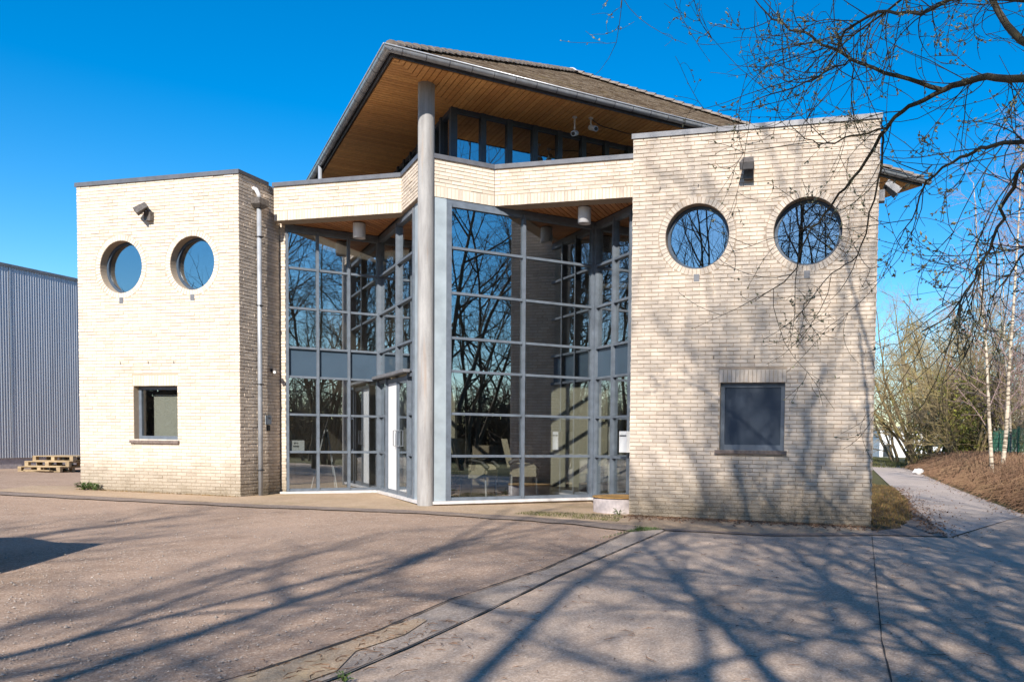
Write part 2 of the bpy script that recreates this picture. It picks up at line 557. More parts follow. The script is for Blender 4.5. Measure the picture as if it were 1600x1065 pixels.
def crack(name, pts, w, lift, label):
    mb = MB()
    rr = random.Random(len(pts) * 7 + int(w * 1000))
    P = []
    for (x0, y0), (x1, y1) in zip(pts[:-1], pts[1:]):
        n = max(2, int(math.hypot(x1 - x0, y1 - y0) / .12))
        for i in range(n):
            k = i / n
            P.append((x0 + (x1 - x0) * k + rr.uniform(-1, 1) * w * .1, y0 + (y1 - y0) * k))
    P.append(pts[-1])
    vs = []; fs = []
    for i, (x, y) in enumerate(P):
        ww = w * rr.uniform(.35, 1.2)
        vs += [(x - ww / 2, y, gz(x) + lift), (x + ww / 2, y, gz(x) + lift)]
        if i:
            fs.append((2 * i - 2, 2 * i - 1, 2 * i + 1, 2 * i))
    mb.add(vs, fs)
    o = mb.build(name, M['crack'])
    tag(o, label, None, None, 'structure')


crack('slab_joint', [(3.22, 11.1), (1.57, 5.14), (1.35, 4.23), (.9, 2.5)], .011, .0, 'thin dark joint between the concrete slabs')
crack('channel_joint', [(-2.6, 1.5), (-1.52, 4.06), (-1.32, 4.71), (-1.06, 5.72), (-.71, 7.26), (.4, 11.22)], .02, .006, 'dirt filled joint beside the drain channel')
crack('channel_joint', [(-3.0, 2.0), (-1.95, 4.13), (-1.62, 5.08), (-1.41, 6.07), (-.87, 7.67), (-.09, 10.97)], .035, .006, 'ragged joint where asphalt meets the drain channel')
sheet('dirt_patch', [(-2.25, 3.3), (-1.95, 4.1), (-1.66, 5.0), (-1.5, 5.45), (-1.42, 5.42), (-1.45, 5.0), (-1.6, 4.6), (-1.55, 4.2), (-1.8, 3.6)], .003, M['strip'], 'brown dirt lying in the near end of the drain channel', .02)
crack('channel_crack', [(-1.42, 6.03), (-1.2, 5.85), (-1.05, 5.76)], .014, .008, 'crack across the drain channel')

# ------------------------------------------------------------------ building plan (metres, floor at z = 0)
A0 = -14.75
FB = Fr((-7.471, 15.293), A0)                  # left block front: u from -3.8 to 0 (corner B)
FD = Fr((-.136, 13.319), A0)                   # right block front: u from 0 to 3.83
FBC = Fr((-7.471, 15.293), A0 + 90)            # left block side facing the glass
TOP, BANDZ = 6.02, 5.304
LV = [.797, 1.550, 2.305, 2.890, 3.678, 4.468]
CP = np.array((-3.74, 14.247))
e1 = np.array((math.cos(R(-59.75)), math.sin(R(-59.75))))
e2 = np.array((math.cos(R(30.25)), math.sin(R(30.25))))
ef = FB.e; nf = FB.nn
G2 = CP - 3.471 * e1
G6 = CP + 3.32 * e2
J1 = G2 - 1.815 * e2
J2 = G6 + 2.05 * e1
PC = np.array((-7.17, 16.083)); PP1 = np.array((-4.464, 15.362)); PP2 = np.array((-2.644, 14.875)); PN = np.array((-.148, 14.226))
QL = CP - .16 * e1 - .06 * (-np.array((e1[1], -e1[0])))   # where the band dies into the column
building = thing('office_building', 'cream brick office building with round windows, glass entrance and tiled pyramid roof', 'building', (0, 0, 0))


def wall_back(name, fr, u0, u1, z0, z1, holes, mat, th=.30, thick_d=-.007):
    """mortar bed of a wall with openings cut through it"""
    bm = bmesh.new()
    loops = [[(u0, z0), (u1, z0), (u1, z1), (u0, z1)]]
    for h in holes:
        if h[0] == 'c':
            loops.append([(h[1] + h[3] * math.cos(k * math.pi / 24), h[2] + h[3] * math.sin(k * math.pi / 24)) for k in range(48)])
        else:
            loops.append([(h[1], h[2]), (h[3], h[2]), (h[3], h[4]), (h[1], h[4])])
    edges = []; rings = []
    for lp in loops:
        vs = [bm.verts.new(fr.p(u, thick_d, z)) for u, z in lp]
        rings.append(vs)
        for a, b in zip(vs, vs[1:] + vs[:1]):
            edges.append(bm.edges.new((a, b)))
    bmesh.ops.triangle_fill(bm, edges=edges, use_beauty=True, use_dissolve=False)
    fs = list(bm.faces)
    nn = Vector(fr.N)
    for f in fs:
        f.normal_update()
        if f.normal.dot(nn) < 0:
            f.normal_flip()
    for k, (lp, vs) in enumerate(zip(loops, rings)):
        dep = th if k == 0 else .20
        bk = [bm.verts.new(fr.p(u, thick_d - dep, z)) for u, z in lp]
        for i in range(len(vs)):
            j = (i + 1) % len(vs)
            bm.faces.new((vs[i], vs[j], bk[j], bk[i]))
    bmesh.ops.recalc_face_normals(bm, faces=[f for f in bm.faces if f not in fs])
    me = bpy.data.meshes.new(name)
    bm.to_mesh(me); bm.free()
    me.materials.append(mat)
    o = link(name, me, building)
    return o


BRICK_SINGLE = []       # candidates for bricks kept as objects of their own


def brick_verts(fr, u0, u1, z0, z1, rr, rec):
    f = rr.uniform(-.002, .0035) + (rr.uniform(.002, .004) if rr.random() < .06 else 0)
    iu, iz = .004, .0035
    j = lambda: rr.uniform(-.0014, .0014)
    b = -rec - .003
    vs = [fr.p(u0, b, z0), fr.p(u1, b, z0), fr.p(u1, b, z1), fr.p(u0, b, z1)]
    vs += [fr.p(u0 + iu, f + j(), z0 + iz + j()), fr.p(u1 - iu, f + j(), z0 + iz + j()), fr.p(u1 - iu, f + j(), z1 - iz + j()), fr.p(u0 + iu, f + j(), z1 - iz + j())]
    fs = [(4, 5, 6, 7), (0, 1, 5, 4), (1, 2, 6, 5), (2, 3, 7, 6), (3, 0, 4, 7)]
    return vs, fs


def brick_wall(fr, u0, u1, z0, z1, holes=(), left=False, rec=.007, seed=1, single=False, top_cut=None, soldier=None, bottom_soldier=False):
    rr = random.Random(seed)
    ins = .0 if z0 > 5 else .012
    wall = wall_back('brick_wall', fr, u0 + ins, u1 - ins, z0, z1, [h for h in holes], M['mortar_left' if left else 'mortar'], thick_d=-rec)
    mb = MB()
    PZ, PU, JT, JU = .0635, .2235, .0085, .0052
    mat = M['brick_left' if left else 'brick']
    zt = z1
    zb = z0
    if bottom_soldier:
        n = int((u1 - u0) / .0635)
        for i in range(n):
            a = u0 + (u1 - u0) * i / n
            vs, fs = brick_verts(fr, a + .0018, a + (u1 - u0) / n - .0018, z0, z0 + .185, rr, rec)
            mb.add(vs, fs, rr.random())
        zb = z0 + .19
    sold = []
    for h in holes:
        if h[0] == 'c':
            n = 56
            for i in range(n):
                a0_, a1_ = 2 * math.pi * i / n + .006, 2 * math.pi * (i + 1) / n - .006
                r0, r1 = h[3] + .002, h[3] + .108
                f = rr.uniform(0, .004)
                q = lambda r_, a, d: fr.p(h[1] + r_ * math.cos(a), d, h[2] + r_ * math.sin(a))
                vs = [q(r0, a0_, -rec - .002), q(r1, a0_, -rec - .002), q(r1, a1_, -rec - .002), q(r0, a1_, -rec - .002),
                      q(r0 + .003, a0_ + .003, f), q(r1 - .003, a0_ + .003, f), q(r1 - .003, a1_ - .003, f), q(r0 + .003, a1_ - .003, f)]
                mb.add(vs, [(4, 5, 6, 7), (0, 1, 5, 4), (1, 2, 6, 5), (2, 3, 7, 6), (3, 0, 4, 7)], rr.random())
        else:
            a, b, zz = h[1] - .02, h[3] + .02, h[4]
            sold.append((a, b, zz, zz + .21))
            n = int((b - a) / .0635)
            for i in range(n):
                s0 = a + (b - a) * i / n
                vs, fs = brick_verts(fr, s0 + .0018, s0 + (b - a) / n - .0018, zz + .003, zz + .205, rr, rec)
                mb.add(vs, fs, rr.random())
    rows = int((zt - zb) / PZ)
    for k in range(rows + 1):
        za, zc = zb + k * PZ + JT / 2, min(zb + (k + 1) * PZ - JT / 2, zt)
        if zc - za < .02:
            continue
        zm = (za + zc) / 2
        iv = [(u0, u1)]
        for h in holes:
            if h[0] == 'c':
                r_ = h[3] + .115
                if abs(zm - h[2]) < r_:
                    w = math.sqrt(r_ * r_ - (zm - h[2]) ** 2)
                    cut = (h[1] - w, h[1] + w)
                else:
                    continue
            else:
                if h[2] - .005 < zm < h[4] + .002:
                    cut = (h[1], h[3])
                else:
                    continue
            nv = []
            for a, b in iv:
                if cut[1] <= a or cut[0] >= b:
                    nv.append((a, b))
                else:
                    if cut[0] > a: nv.append((a, cut[0]))
                    if cut[1] < b: nv.append((cut[1], b))
            iv = nv
        for a_, b_, z2, z3 in sold:
            if z2 - .01 < zm < z3 + .01:
                nv = []
                for a, b in iv:
                    if a < a_: nv.append((a, min(b, a_)))
                    if b > b_: nv.append((max(a, b_), b))
                iv = nv
        off = (PU / 2 if k % 2 else 0) + (rr.choice((0, PU / 4)) if rr.random() < .3 else 0)
        u = u0 - PU + off
        while u < u1:
            for a, b in iv:
                s0, s1 = max(u + JU / 2, a + (.001 if a == u0 else JU / 2)), min(u + PU - JU / 2, b - (.001 if b == u1 else JU / 2))
                if s1 - s0 > .03:
                    vs, fs = brick_verts(fr, s0, s1, za, zc, rr, rec)
                    rv = rr.random()
                    if single and s1 - s0 > .15:
                        BRICK_SINGLE.append((wall, vs, fs, rv, mat, mb))
                    else:
                        mb.add(vs, fs, rv)
            u += PU
    wall['_mb'] = 0
    return wall, mb, mat


WALLS = []
HL = [('c', -3.797 + 1.065, 4.36, .505), ('c', -3.797 + 2.74, 4.365, .505), ('r', -3.797 + 1.335, 1.0, -3.797 + 2.372, 2.05)]
HR = [('c', 1.065, 4.362, .512), ('c', 2.785, 4.355, .518), ('r', 1.478, .985, 2.492, 2.046)]
WALLS.append(brick_wall(FB, -3.797, 0, -.12, TOP - .03, HL, True, .005, 11))
WALLS.append(brick_wall(FD, 0, 3.83, -.25, TOP - .03, HR, False, .0075, 12, single=True))
WALLS.append(brick_wall(FBC, 0, 1.125, -.12, TOP - .03, (), False, .009, 13))
FJ = Fr(J1 - .125 * ef * 1.0 + np.array((0, 0)), A0)
WALLS.append(brick_wall(FJ, .0, .125, -.1, BANDZ + .1, (), True, .005, 14))
FRS = Fr(FD.p(0, -3.2, 0)[:2], A0 - 90)
WALLS.append(brick_wall(FRS, 0, 3.2, -.2, TOP - .03, (), False, .008, 15))
FBL = Fr(PC, A0)
Lbl = float(np.linalg.norm(PP1 - PC))
Lpl = float((QL - PP1) @ e1)
FPL = Fr(PP1, -59.75)
QR = CP + .16 * e2
FPR = Fr(PP2 - float((PP2 - CP) @ e2 - .14) * e2, 30.25)
Lpr = float((PP2 - FPR.o) @ e2)
FBR = Fr(PP2, A0)
Lbr = float(np.linalg.norm(PN - PP2)) + .03
WALLS.append(brick_wall(FBL, 0, Lbl, BANDZ, TOP - .03, (), True, .005, 16, bottom_soldier=True))
Lpl = max(.55, float((CP - PP1) @ e1) - .14)
WALLS.append(brick_wall(FPL, 0, Lpl, BANDZ, TOP - .03, (), False, .008, 17))
WALLS.append(brick_wall(FPR, 0, Lpr, BANDZ, TOP - .03, (), True, .006, 18, bottom_soldier=True))
WALLS.append(brick_wall(FBR, 0, Lbr, BANDZ, TOP - .03, (), False, .006, 19, bottom_soldier=True))
camv = np.array((0, 0, CAM_Z))
BRICK_SINGLE.sort(key=lambda b: float(np.linalg.norm(np.mean(b[1], axis=0) - camv)))
for i, (wall, vs, fs, rv, mat, mb) in enumerate(BRICK_SINGLE):
    if i < 298:
        one = MB(); one.add(vs, fs, rv)
        one.build('brick', mat, wall)
    else:
        mb.add(vs, fs, rv)
for wall, mb, mat in WALLS:
    o = mb.build('bricks', mat, wall)
    o['kind'] = 'stuff'
    del wall['_mb']

# plain hidden sides, back and roofs of the blocks and the hall
mb = MB()
FB.box(mb, -3.797, -3.55, -8, -.32, -.1, TOP - .05)
mb.build('rear_wall', M['brick'], building)
mb = MB()
FB.box(mb, -.25, -.012, -7.69, -1.35, -.1, TOP - .05)
mb.build('rear_wall', M['brick'], building)
mb = MB()
FD.box(mb, 3.58, 3.83, -8, -.32, -.25, TOP - .05)
mb.build('rear_wall', M['brick'], building)
mb = MB()
FD.box(mb, .012, .25, -7.69, -3.22, -.2, TOP - .05)
mb.build('rear_wall', M['brick'], building)
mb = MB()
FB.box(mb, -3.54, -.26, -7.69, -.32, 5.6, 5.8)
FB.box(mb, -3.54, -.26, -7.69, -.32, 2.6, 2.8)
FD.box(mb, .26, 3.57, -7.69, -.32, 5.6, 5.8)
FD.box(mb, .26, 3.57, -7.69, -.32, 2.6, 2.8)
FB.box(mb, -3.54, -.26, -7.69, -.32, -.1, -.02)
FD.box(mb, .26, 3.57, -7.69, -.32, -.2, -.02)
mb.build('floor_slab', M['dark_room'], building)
mb = MB()
FB.box(mb, -2.27, -1.38, -.30, -.292, .95, 1.90)
mb.build('window_blind', M['blind'], building)

# coping along every parapet
def coping(fr, u0, u1, mat, h=.062, over=.022, back=.3):
    mb = MB()
    fr.box(mb, u0, u1, -back, over, TOP - .045, TOP + .018)
    fr.box(mb, u0, u1, over - .012, over + .003, TOP - .062, TOP - .0455)
    return mb.build('coping', mat, building)


coping(FB, -3.82, .022, M['coping'])
coping(FD, -.022, 3.852, M['coping_light'])
coping(FBC, .3, .79, M['coping'])
coping(FRS, 0, 2.9, M['coping_light'])
coping(FBL, -.02, Lbl, M['coping'])
coping(FPL, 0, Lpl, M['coping'])
coping(FPR, 0, Lpr, M['coping'])
coping(FBR, 0, Lbr, M['coping'])


# ------------------------------------------------------------------ round and square windows
def ring_mb(fr, cu, cz, r0, r1, d0, d1, n=48):
    mb = MB()
    vs = []; fs = []
    for i in range(n):
        a = 2 * math.pi * i / n
        c_, s_ = math.cos(a), math.sin(a)
        for r_, d in ((r0, d1), (r1, d1), (r1, d0), (r0, d0)):
            vs.append(fr.p(cu + r_ * c_, d, cz + r_ * s_))
    for i in range(n):
        j = (i + 1) % n
        for k in range(4):
            k2 = (k + 1) % 4
            fs.append((i * 4 + k, j * 4 + k, j * 4 + k2, i * 4 + k2))
    mb.add(vs, fs)
    return mb


def disc(fr, cu, cz, r, d0, d1, n=48):
    mb = MB()
    a = [2 * math.pi * i / n for i in range(n)]
    vs = [fr.p(cu + r * math.cos(x), d1, cz + r * math.sin(x)) for x in a] + [fr.p(cu + r * math.cos(x), d0, cz + r * math.sin(x)) for x in a]
    fs = [tuple(range(n)), tuple(range(2 * n - 1, n - 1, -1))] + [(i, n + i, n + (i + 1) % n, (i + 1) % n) for i in range(n)]
    mb.add(vs, fs)
    return mb


def round_window(fr, h):
    w = ring_mb(fr, h[1], h[2], h[3] - .05, h[3] - .004, -.19, -.145).build('round_window', M['frame_dark'], building)
    disc(fr, h[1], h[2], h[3] - .045, -.175, -.168).build('pane', M['glass_strong'], w)
    mb = MB()
    fr.box(mb, h[1] - .04, h[1] + .05, -.0005, .006, h[2] - h[3] - .20, h[2] - h[3] - .085)
    mb.build('drip_plate', M['coping_light'], w)
    return w


for h in HL[:2]: round_window(FB, h)
for h in HR[:2]: round_window(FD, h)


def square_window(fr, h, pane_mat, d=-.12):
    _, a, z0, b, z1 = h
    mb = MB()
    t_ = .065
    fr.box(mb, a, a + t_, d - .05, d, z0, z1)
    fr.box(mb, b - t_, b, d - .05, d, z0, z1)
    fr.box(mb, a + t_, b - t_, d - .05, d - .001, z0, z0 + t_ + .02)
    fr.box(mb, a + t_, b - t_, d - .05, d - .001, z1 - t_, z1)
    w = mb.build('square_window', M['frame'], building)
    mb = MB()
    fr.box(mb, a + t_ - .006, b - t_ + .006, d - .032, d - .022, z0 + t_ + .014, z1 - t_ + .006)
    mb.build('pane', pane_mat, w)
    mb = MB()
    fr.box(mb, a - .07, b + .045, -.15, .045, z0 - .058, z0 - .002)
    mb.build('sill', M['stone_sill'], w)
    return w


square_window(FB, HL[2], M['glass'])
square_window(FD, HR[2], M['shutter'], -.085)
# weep slots above the openings
for fr, us, z in ((FD, (1.36, 2.0, 2.63), 2.42), (FD, (.45, 1.07), 5.12), (FB, (-2.77, -2.1, -1.5), 2.47), (FB, (-2.2, -1.0), 5.35)):
    for u in us:
        mb = MB()
        fr.box(mb, u, u + .012, -.004, .0045, z, z + .055)
        mb.build('weep_slot', M['black'], building)

# ------------------------------------------------------------------ entrance glazing
MW = .05


def glass_wall(fr, L, mulls, cells, sill_u=(0, None)):
    """fr: frame of the glass line; mulls: (u, width, z0, z1); cells: (u0, u1, levels, material)"""
    mb = MB()
    fr.box(mb, 0, L, -.07, -.005, 5.235, 5.31)
    root = mb.build('glass_wall', M['frame'], building)
    for u, w, z0, z1 in mulls:
        mb = MB()
        fr.box(mb, u - w / 2, u + w / 2, -.075, .03, z0, z1)
        mb.build('mullion', M['frame'], root)
    for u0, u1, zs in cells:
        for k, z in enumerate(zs):
            mb = MB()
            lo, hi = z - .022, z + .022
            if k == 0:
                lo, hi = z, z + .055
            if k == len(zs) - 1:
                lo, hi = z - .06, z
            fr.box(mb, u0, u1, -.07, .012, lo, hi)
            mb.build('transom', M['frame'], root)
        for k, (za, zb_) in enumerate(zip(zs[:-1], zs[1:])):
            a = za + (.05 if k == 0 else .018)
            b = zb_ - (.055 if k == len(zs) - 2 else .018)
            mb = MB()
            fr.box(mb, u0 - .006, u1 + .006, -.044, -.036, a, b)
            sp = SPAN.get((id(fr), round(za, 3)))
            mb.build('pane', M['spandrel'] if sp else M['glass'], root)
    return root


SPAN = {}
full = [.0] + LV + [5.235]
W1 = Fr(J1, 30.25); W2 = Fr(G2, -59.75); W3 = Fr(CP, 30.25); W4 = Fr(G6, -59.75)
SPAN[(id(W1), 2.305)] = 1; SPAN[(id(W4), 2.305)] = 1; SPAN[(id(W2), 2.305)] = 1
mu1 = [.03, .605, 1.21, 1.80]
gw1 = glass_wall(W1, 1.815, [(u, MW, .0, 5.234) for u in mu1], [(a + MW / 2, b - MW / 2, full) for a, b in zip(mu1[:-1], mu1[1:])])
L2_ = 3.471
mu2 = [.035, 1.562, 2.80]
gw2 = glass_wall(W2, 2.84, [(.035, MW, .0, 5.234), (1.562, MW, 2.36, 5.234), (2.80, .07, .0, 5.234), (.72, MW, .0, 2.32), (2.42, MW, .0, 2.32)],
                 [(.07, 1.534, [2.33] + LV[3:] + [5.235]), (1.59, 2.765, [2.33] + LV[3:] + [5.235]),
                  (.07, .692, [.0] + LV[:2] + [2.30]), (2.448, 2.765, [.0] + LV[:2] + [2.30])])
SPAN[(id(W3), 99)] = 1
gw3 = glass_wall(W3, 3.32, [(.43, .085, .0, 5.234), (1.845, MW, .0, 5.234), (3.28, .075, .0, 5.234)],
                 [(.4725, 1.817, full), (1.873, 3.2425, full)])
gw4 = glass_wall(W4, 2.05, [(.045, .08, .0, 5.234), (.76, MW, .0, 5.234), (1.40, MW, .0, 5.234), (2.02, MW, .0, 5.234)],
                 [(.085, .732, full), (.788, 1.372, full), (1.428, 1.992, full)])
for o in (gw2,):
    pass
# pale fixed panels beside the column
mb = MB(); W2.box(mb, 2.84, 3.40, -.06, .0, .0, 5.30); mb.build('side_panel', M['panel'], building)
mb = MB(); W3.box(mb, .06, .386, -.06, .0, .0, 5.30); mb.build('side_panel', M['panel'], building)
# stone sills under the glass
for fr, u0, u1 in ((W1, -.12, 1.83), (W2, .02, 3.36), (W3, .14, 3.34), (W4, .02, 2.05)):
    mb = MB(); fr.box(mb, u0, u1, -.10, .075, -.052, -.002); mb.build('glazing_sill', M['sill'], building)
    mb = MB(); fr.box(mb, u0, u1, -.10, .03, -.2, -.0535); mb.build('plinth', M['brown_wall'], building)
# double door with pale leaves, and the canopy above it
for a, b, mat in ((.75, 1.565, 'white'), (1.60, 2.392, 'cream_wall')):
    mb = MB()
    for q0, q1, z0, z1 in ((a, a + .06, .0, 2.27), (b - .06, b, .0, 2.27), (a + .06, b - .06, .0, .08), (a + .06, b - .06, 2.19, 2.27)):
        W2.box(mb, q0, q1, -.06, .0, z0, z1)
    dr = mb.build('door', M['frame'], building)
    mb = MB(); W2.box(mb, a + .055, b - .055, -.04, -.012, .075, 2.2); mb.build('door_leaf', M['white'] if mat == 'white' else M['glass'], dr)
    hu = b - .1 if mat == 'white' else a + .1
    mb = MB(); mb.tube([W2.p(hu, .004, .95), W2.p(hu, .05, .95), W2.p(hu, .05, 1.25), W2.p(hu, .004, 1.25)], .011, 6); mb.build('handle', M['zinc'], dr)
mb = MB(); W2.box(mb, .03, 2.62, .031, .15, 2.315, 2.37); mb.build('canopy', M['coping_light'], building)

# ------------------------------------------------------------------ low timber soffits under the band
def clip_line(poly, o, d):
    ts = []
    n = len(poly)
    for i in range(n):
        a, b = np.array(poly[i]), np.array(poly[(i + 1) % n])
        m = np.array([[d[0], -(b - a)[0]], [d[1], -(b - a)[1]]])
        if abs(np.linalg.det(m)) < 1e-9:
            continue
        t_, s_ = np.linalg.solve(m, a - o)
        if -1e-6 <= s_ <= 1 + 1e-6:
            ts.append(t_)
    return (min(ts), max(ts)) if len(ts) >= 2 else None


def planks(poly, direction, z0, z1, w, parent, mat, seed, gap=.014):
    rr = random.Random(seed)
    d = np.array(direction) / np.linalg.norm(direction)
    q = np.array((-d[1], d[0]))
    pr = [np.array(p_) @ q for p_ in poly]
    s = min(pr) + .002
    while s + w * .5 < max(pr):
        c0 = clip_line(poly, q * (s + gap / 2), d)
        c1 = clip_line(poly, q * min(s + w - gap / 2, max(pr) - 1e-4), d)
        if c0 and c1 and max(c0[1] - c0[0], c1[1] - c1[0]) > .06:
            a0_, a1_ = q * (s + gap / 2) + d * c0[0], q * (s + gap / 2) + d * c0[1]
            b0_, b1_ = q * min(s + w - gap / 2, max(pr) - 1e-4) + d * c1[0], q * min(s + w - gap / 2, max(pr) - 1e-4) + d * c1[1]
            jz = rr.uniform(-.0015, .0015)
            vs = [(*x, z) for z in (z0 + jz, z1 + jz) for x in (a0_, a1_, b1_, b0_)]
            mb = MB()
            mb.add(vs, [(0, 3, 2, 1), (4, 5, 6, 7), (0, 1, 5, 4), (1, 2, 6, 5), (2, 3, 7, 6), (3, 0, 4, 7)], rr.random())
            mb.build('plank', mat, parent)
        s += w


def slab(name, poly, z0, z1, mat, parent):
    mb = MB()
    n = len(poly)
    vs = [(x, y, z0) for x, y in poly] + [(x, y, z1) for x, y in poly]
    mb.add(vs, [tuple(range(n))[::-1], tuple(range(n, 2 * n))] + [(i, (i + 1) % n, n + (i + 1) % n, n + i) for i in range(n)])
    return mb.build(name, mat, parent)


inw = -nf
tri_l = [PC + inw * .05 + ef * .05, PP1 + inw * .05, G2 - .02 * e2 + .01 * e1, J1 + .0 * e2]
tri_r = [PP2 + inw * .05, PN + inw * .05, J2, G6]
for poly, sd in ((tri_l, 3), (tri_r, 4)):
    so = slab('low_soffit', poly, 5.345, 5.36, M['crack'], building)
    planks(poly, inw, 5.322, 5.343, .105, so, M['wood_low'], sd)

# ------------------------------------------------------------------ hall roof slab, floor and rooms behind the glass
hall = [PC + inw * .35, PP1 + inw * .35, CP + inw * .45, PP2 + inw * .35, PN + inw * .35, FD.p(0, -7.9, 0)[:2], FB.p(0, -7.9, 0)[:2]]
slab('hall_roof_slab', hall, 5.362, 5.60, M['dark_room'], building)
fl = [J1 + inw * .05, G2 + inw * .08, CP + inw * .12, G6 + inw * .08, J2 + ef * .05, FD.p(0, -7.6, 0)[:2], FB.p(0, -7.6, 0)[:2]]
slab('hall_floor', fl, -.10, -.004, M['floor_in'], building)
mb = MB(); FB.box(mb, -3.54, 11.0, -8.1, -8.001, -.2, TOP - .05); mb.build('hall_back_wall', M['brown_wall'], building)
# first floor landing, seen as the dark band behind the panes, carried on slim posts
lf = [J1 + inw * .35, G2 + inw * .35 + .1 * ef, G2 + inw * 3.2 + .4 * ef, FB.p(.1, -7.5, 0)[:2]]
slab('landing', lf, 2.36, 2.80, M['brown_wall'], building)
lf = [G6 + inw * .4, J2 + inw * .5, FD.p(-.1, -7.4, 0)[:2], G6 + inw * 3.4 - .4 * ef]
slab('landing', lf, 2.36, 2.80, M['brown_wall'], building)
for q in (G2 + inw * 1.1, G2 + inw * 2.6 + ef * .3, G6 + inw * 1.2, G6 + inw * 2.7 - ef * .2):
    mb = MB(); mb.tube([(q[0], q[1], 0), (q[0], q[1], 2.36)], .06, 10); mb.build('inner_post', M['white'], building)
mb = MB()
FB.box(mb, .9, 1.9, -5.0, -4.88, 0, 2.35); mb.build('interior_wall', M['cream_wall'], building)
mb = MB()
FB.box(mb, 4.2, 5.6, -5.4, -5.28, 0, 2.35); mb.build('interior_wall', M['cream_wall'], building)
mb = MB()
FB.box(mb, 2.3, 3.6, -5.6, -5.0, 0, .95); mb.build('reception_counter', M['brown_wall'], building)
mb = MB()
for k in range(3):
    FB.box(mb, 5.3, 6.9, -4.6 - .45 * k, -4.15 - .45 * k, 0, .17 * (k + 1))
mb.build('inner_steps', M['coping_light'], building)

# ------------------------------------------------------------------ column
mb = MB()
cz0 = gz(CP[0]) - .05
cc = CP - nf * .07 + np.array((-.01, 0))
prof = [(.142, cz0), (.142, 2.4), (.1415, 4.0), (.141, 7.24)]
mb.lathe((cc[0], cc[1], 0), prof, 32)
mb.build('column', M['column'], building, True)

# ------------------------------------------------------------------ clerestory under the eaves
CA = np.array((-3.522, 15.257))
def clere(fr, L, first, step, n):
    mb = MB()
    fr.box(mb, 0, L, -.10, .0, 7.13, 7.222)
    fr.box(mb, 0, L, -.10, .0, 5.601, 6.0)
    root = mb.build('clerestory', M['frame_dark'], building)
    us = [.05] + [first + step * k for k in range(n)]
    us = [u for u in us if u < L]
    for k, u in enumerate(us):
        mb = MB()
        w = .10 if k else .12
        fr.box(mb, u - w / 2, u + w / 2, -.09, .03, 5.93, 7.2215)
        mb.build('mullion', M['frame_dark'], root)
    for a, b in zip(us[:-1], us[1:]):
        mb = MB()
        fr.box(mb, a + .05, b - .05, -.05, -.042, 6.0, 7.13)
        mb.build('pane', M['glass_strong'], root)


clere(Fr(CA, 30.25), 9.4, .62, .525, 17)
FCL = Fr(CA - e1 * 9.4, -59.75)
def clere_left():
    fr = FCL
    mb = MB()
    fr.box(mb, 0, 9.4 - .061, -.10, .0, 7.13, 7.222)
    fr.box(mb, 0, 9.4 - .061, -.10, .0, 5.601, 6.0)
    root = mb.build('clerestory', M['frame_dark'], building)
    us = [9.34 - .55 * k for k in range(17)][::-1]
    for u in us[:-1]:
        mb = MB(); fr.box(mb, u - .045, u + .045, -.09, .03, 5.93, 7.2215); mb.build('mullion', M['frame_dark'], root)
    for a, b in zip(us[:-1], us[1:]):
        mb = MB(); fr.box(mb, a + .045, b - .045, -.05, -.042, 6.0, 7.13); mb.build('pane', M['glass_strong'], root)
clere_left()

# ------------------------------------------------------------------ main pyramid roof
FE = np.array((-4.027, 13.309))
SIDE = 12.36
cR = FE + SIDE * e2
cS = FE - SIDE * e1
cBk = cR - SIDE * e1
ctr = (FE + cBk) / 2
ZE, ZA = 7.223, 10.70
roof = None
mb = MB()
apx = (ctr[0], ctr[1], ZA)
corners = [FE, cR, cBk, cS]
vs = [(c_[0], c_[1], ZE + .13) for c_ in corners] + [apx] + [(c_[0], c_[1], ZE + .012) for c_ in corners]
mb.add(vs, [(0, 1, 4), (1, 2, 4), (2, 3, 4), (3, 0, 4), (0, 5, 6, 1), (1, 6, 7, 2), (2, 7, 8, 3), (3, 8, 5, 0), (5, 8, 7, 6)])
roof = mb.build('roof', M['tile'], building)

# soffit boards: two visible sides plus the two rear ones, mitred at the hips
CAi = CA + 0
INS = 1.42
inner = [FE + INS * (e2 - e1), cR + INS * (-e2 - e1), cBk + INS * (-e2 + e1), cS + INS * (e2 + e1)]
soff = slab('soffit', [FE, cR, inner[1], inner[0]], ZE + .003, ZE + .011, M['crack'], building)
planks([FE + .04 * (e2 - e1), cR + .04 * (-e2 - e1), inner[1], inner[0]], e1, ZE - .017, ZE + .002, .099, soff, M['wood'], 21)
soff2 = slab('soffit', [cS, FE, inner[0], inner[3]], ZE + .0035, ZE + .0105, M['crack'], building)
planks([cS + .04 * (e2 + e1), FE + .04 * (e2 - e1), inner[0], inner[3]], e2, ZE - .017, ZE + .002, .099, soff2, M['wood'], 22)
slab('soffit', [cR, cBk, inner[2], inner[1]], ZE - .004, ZE + .010, M['wood'], building)
slab('soffit', [cBk, cS, inner[3], inner[2]], ZE - .0045, ZE + .0095, M['wood'], building)

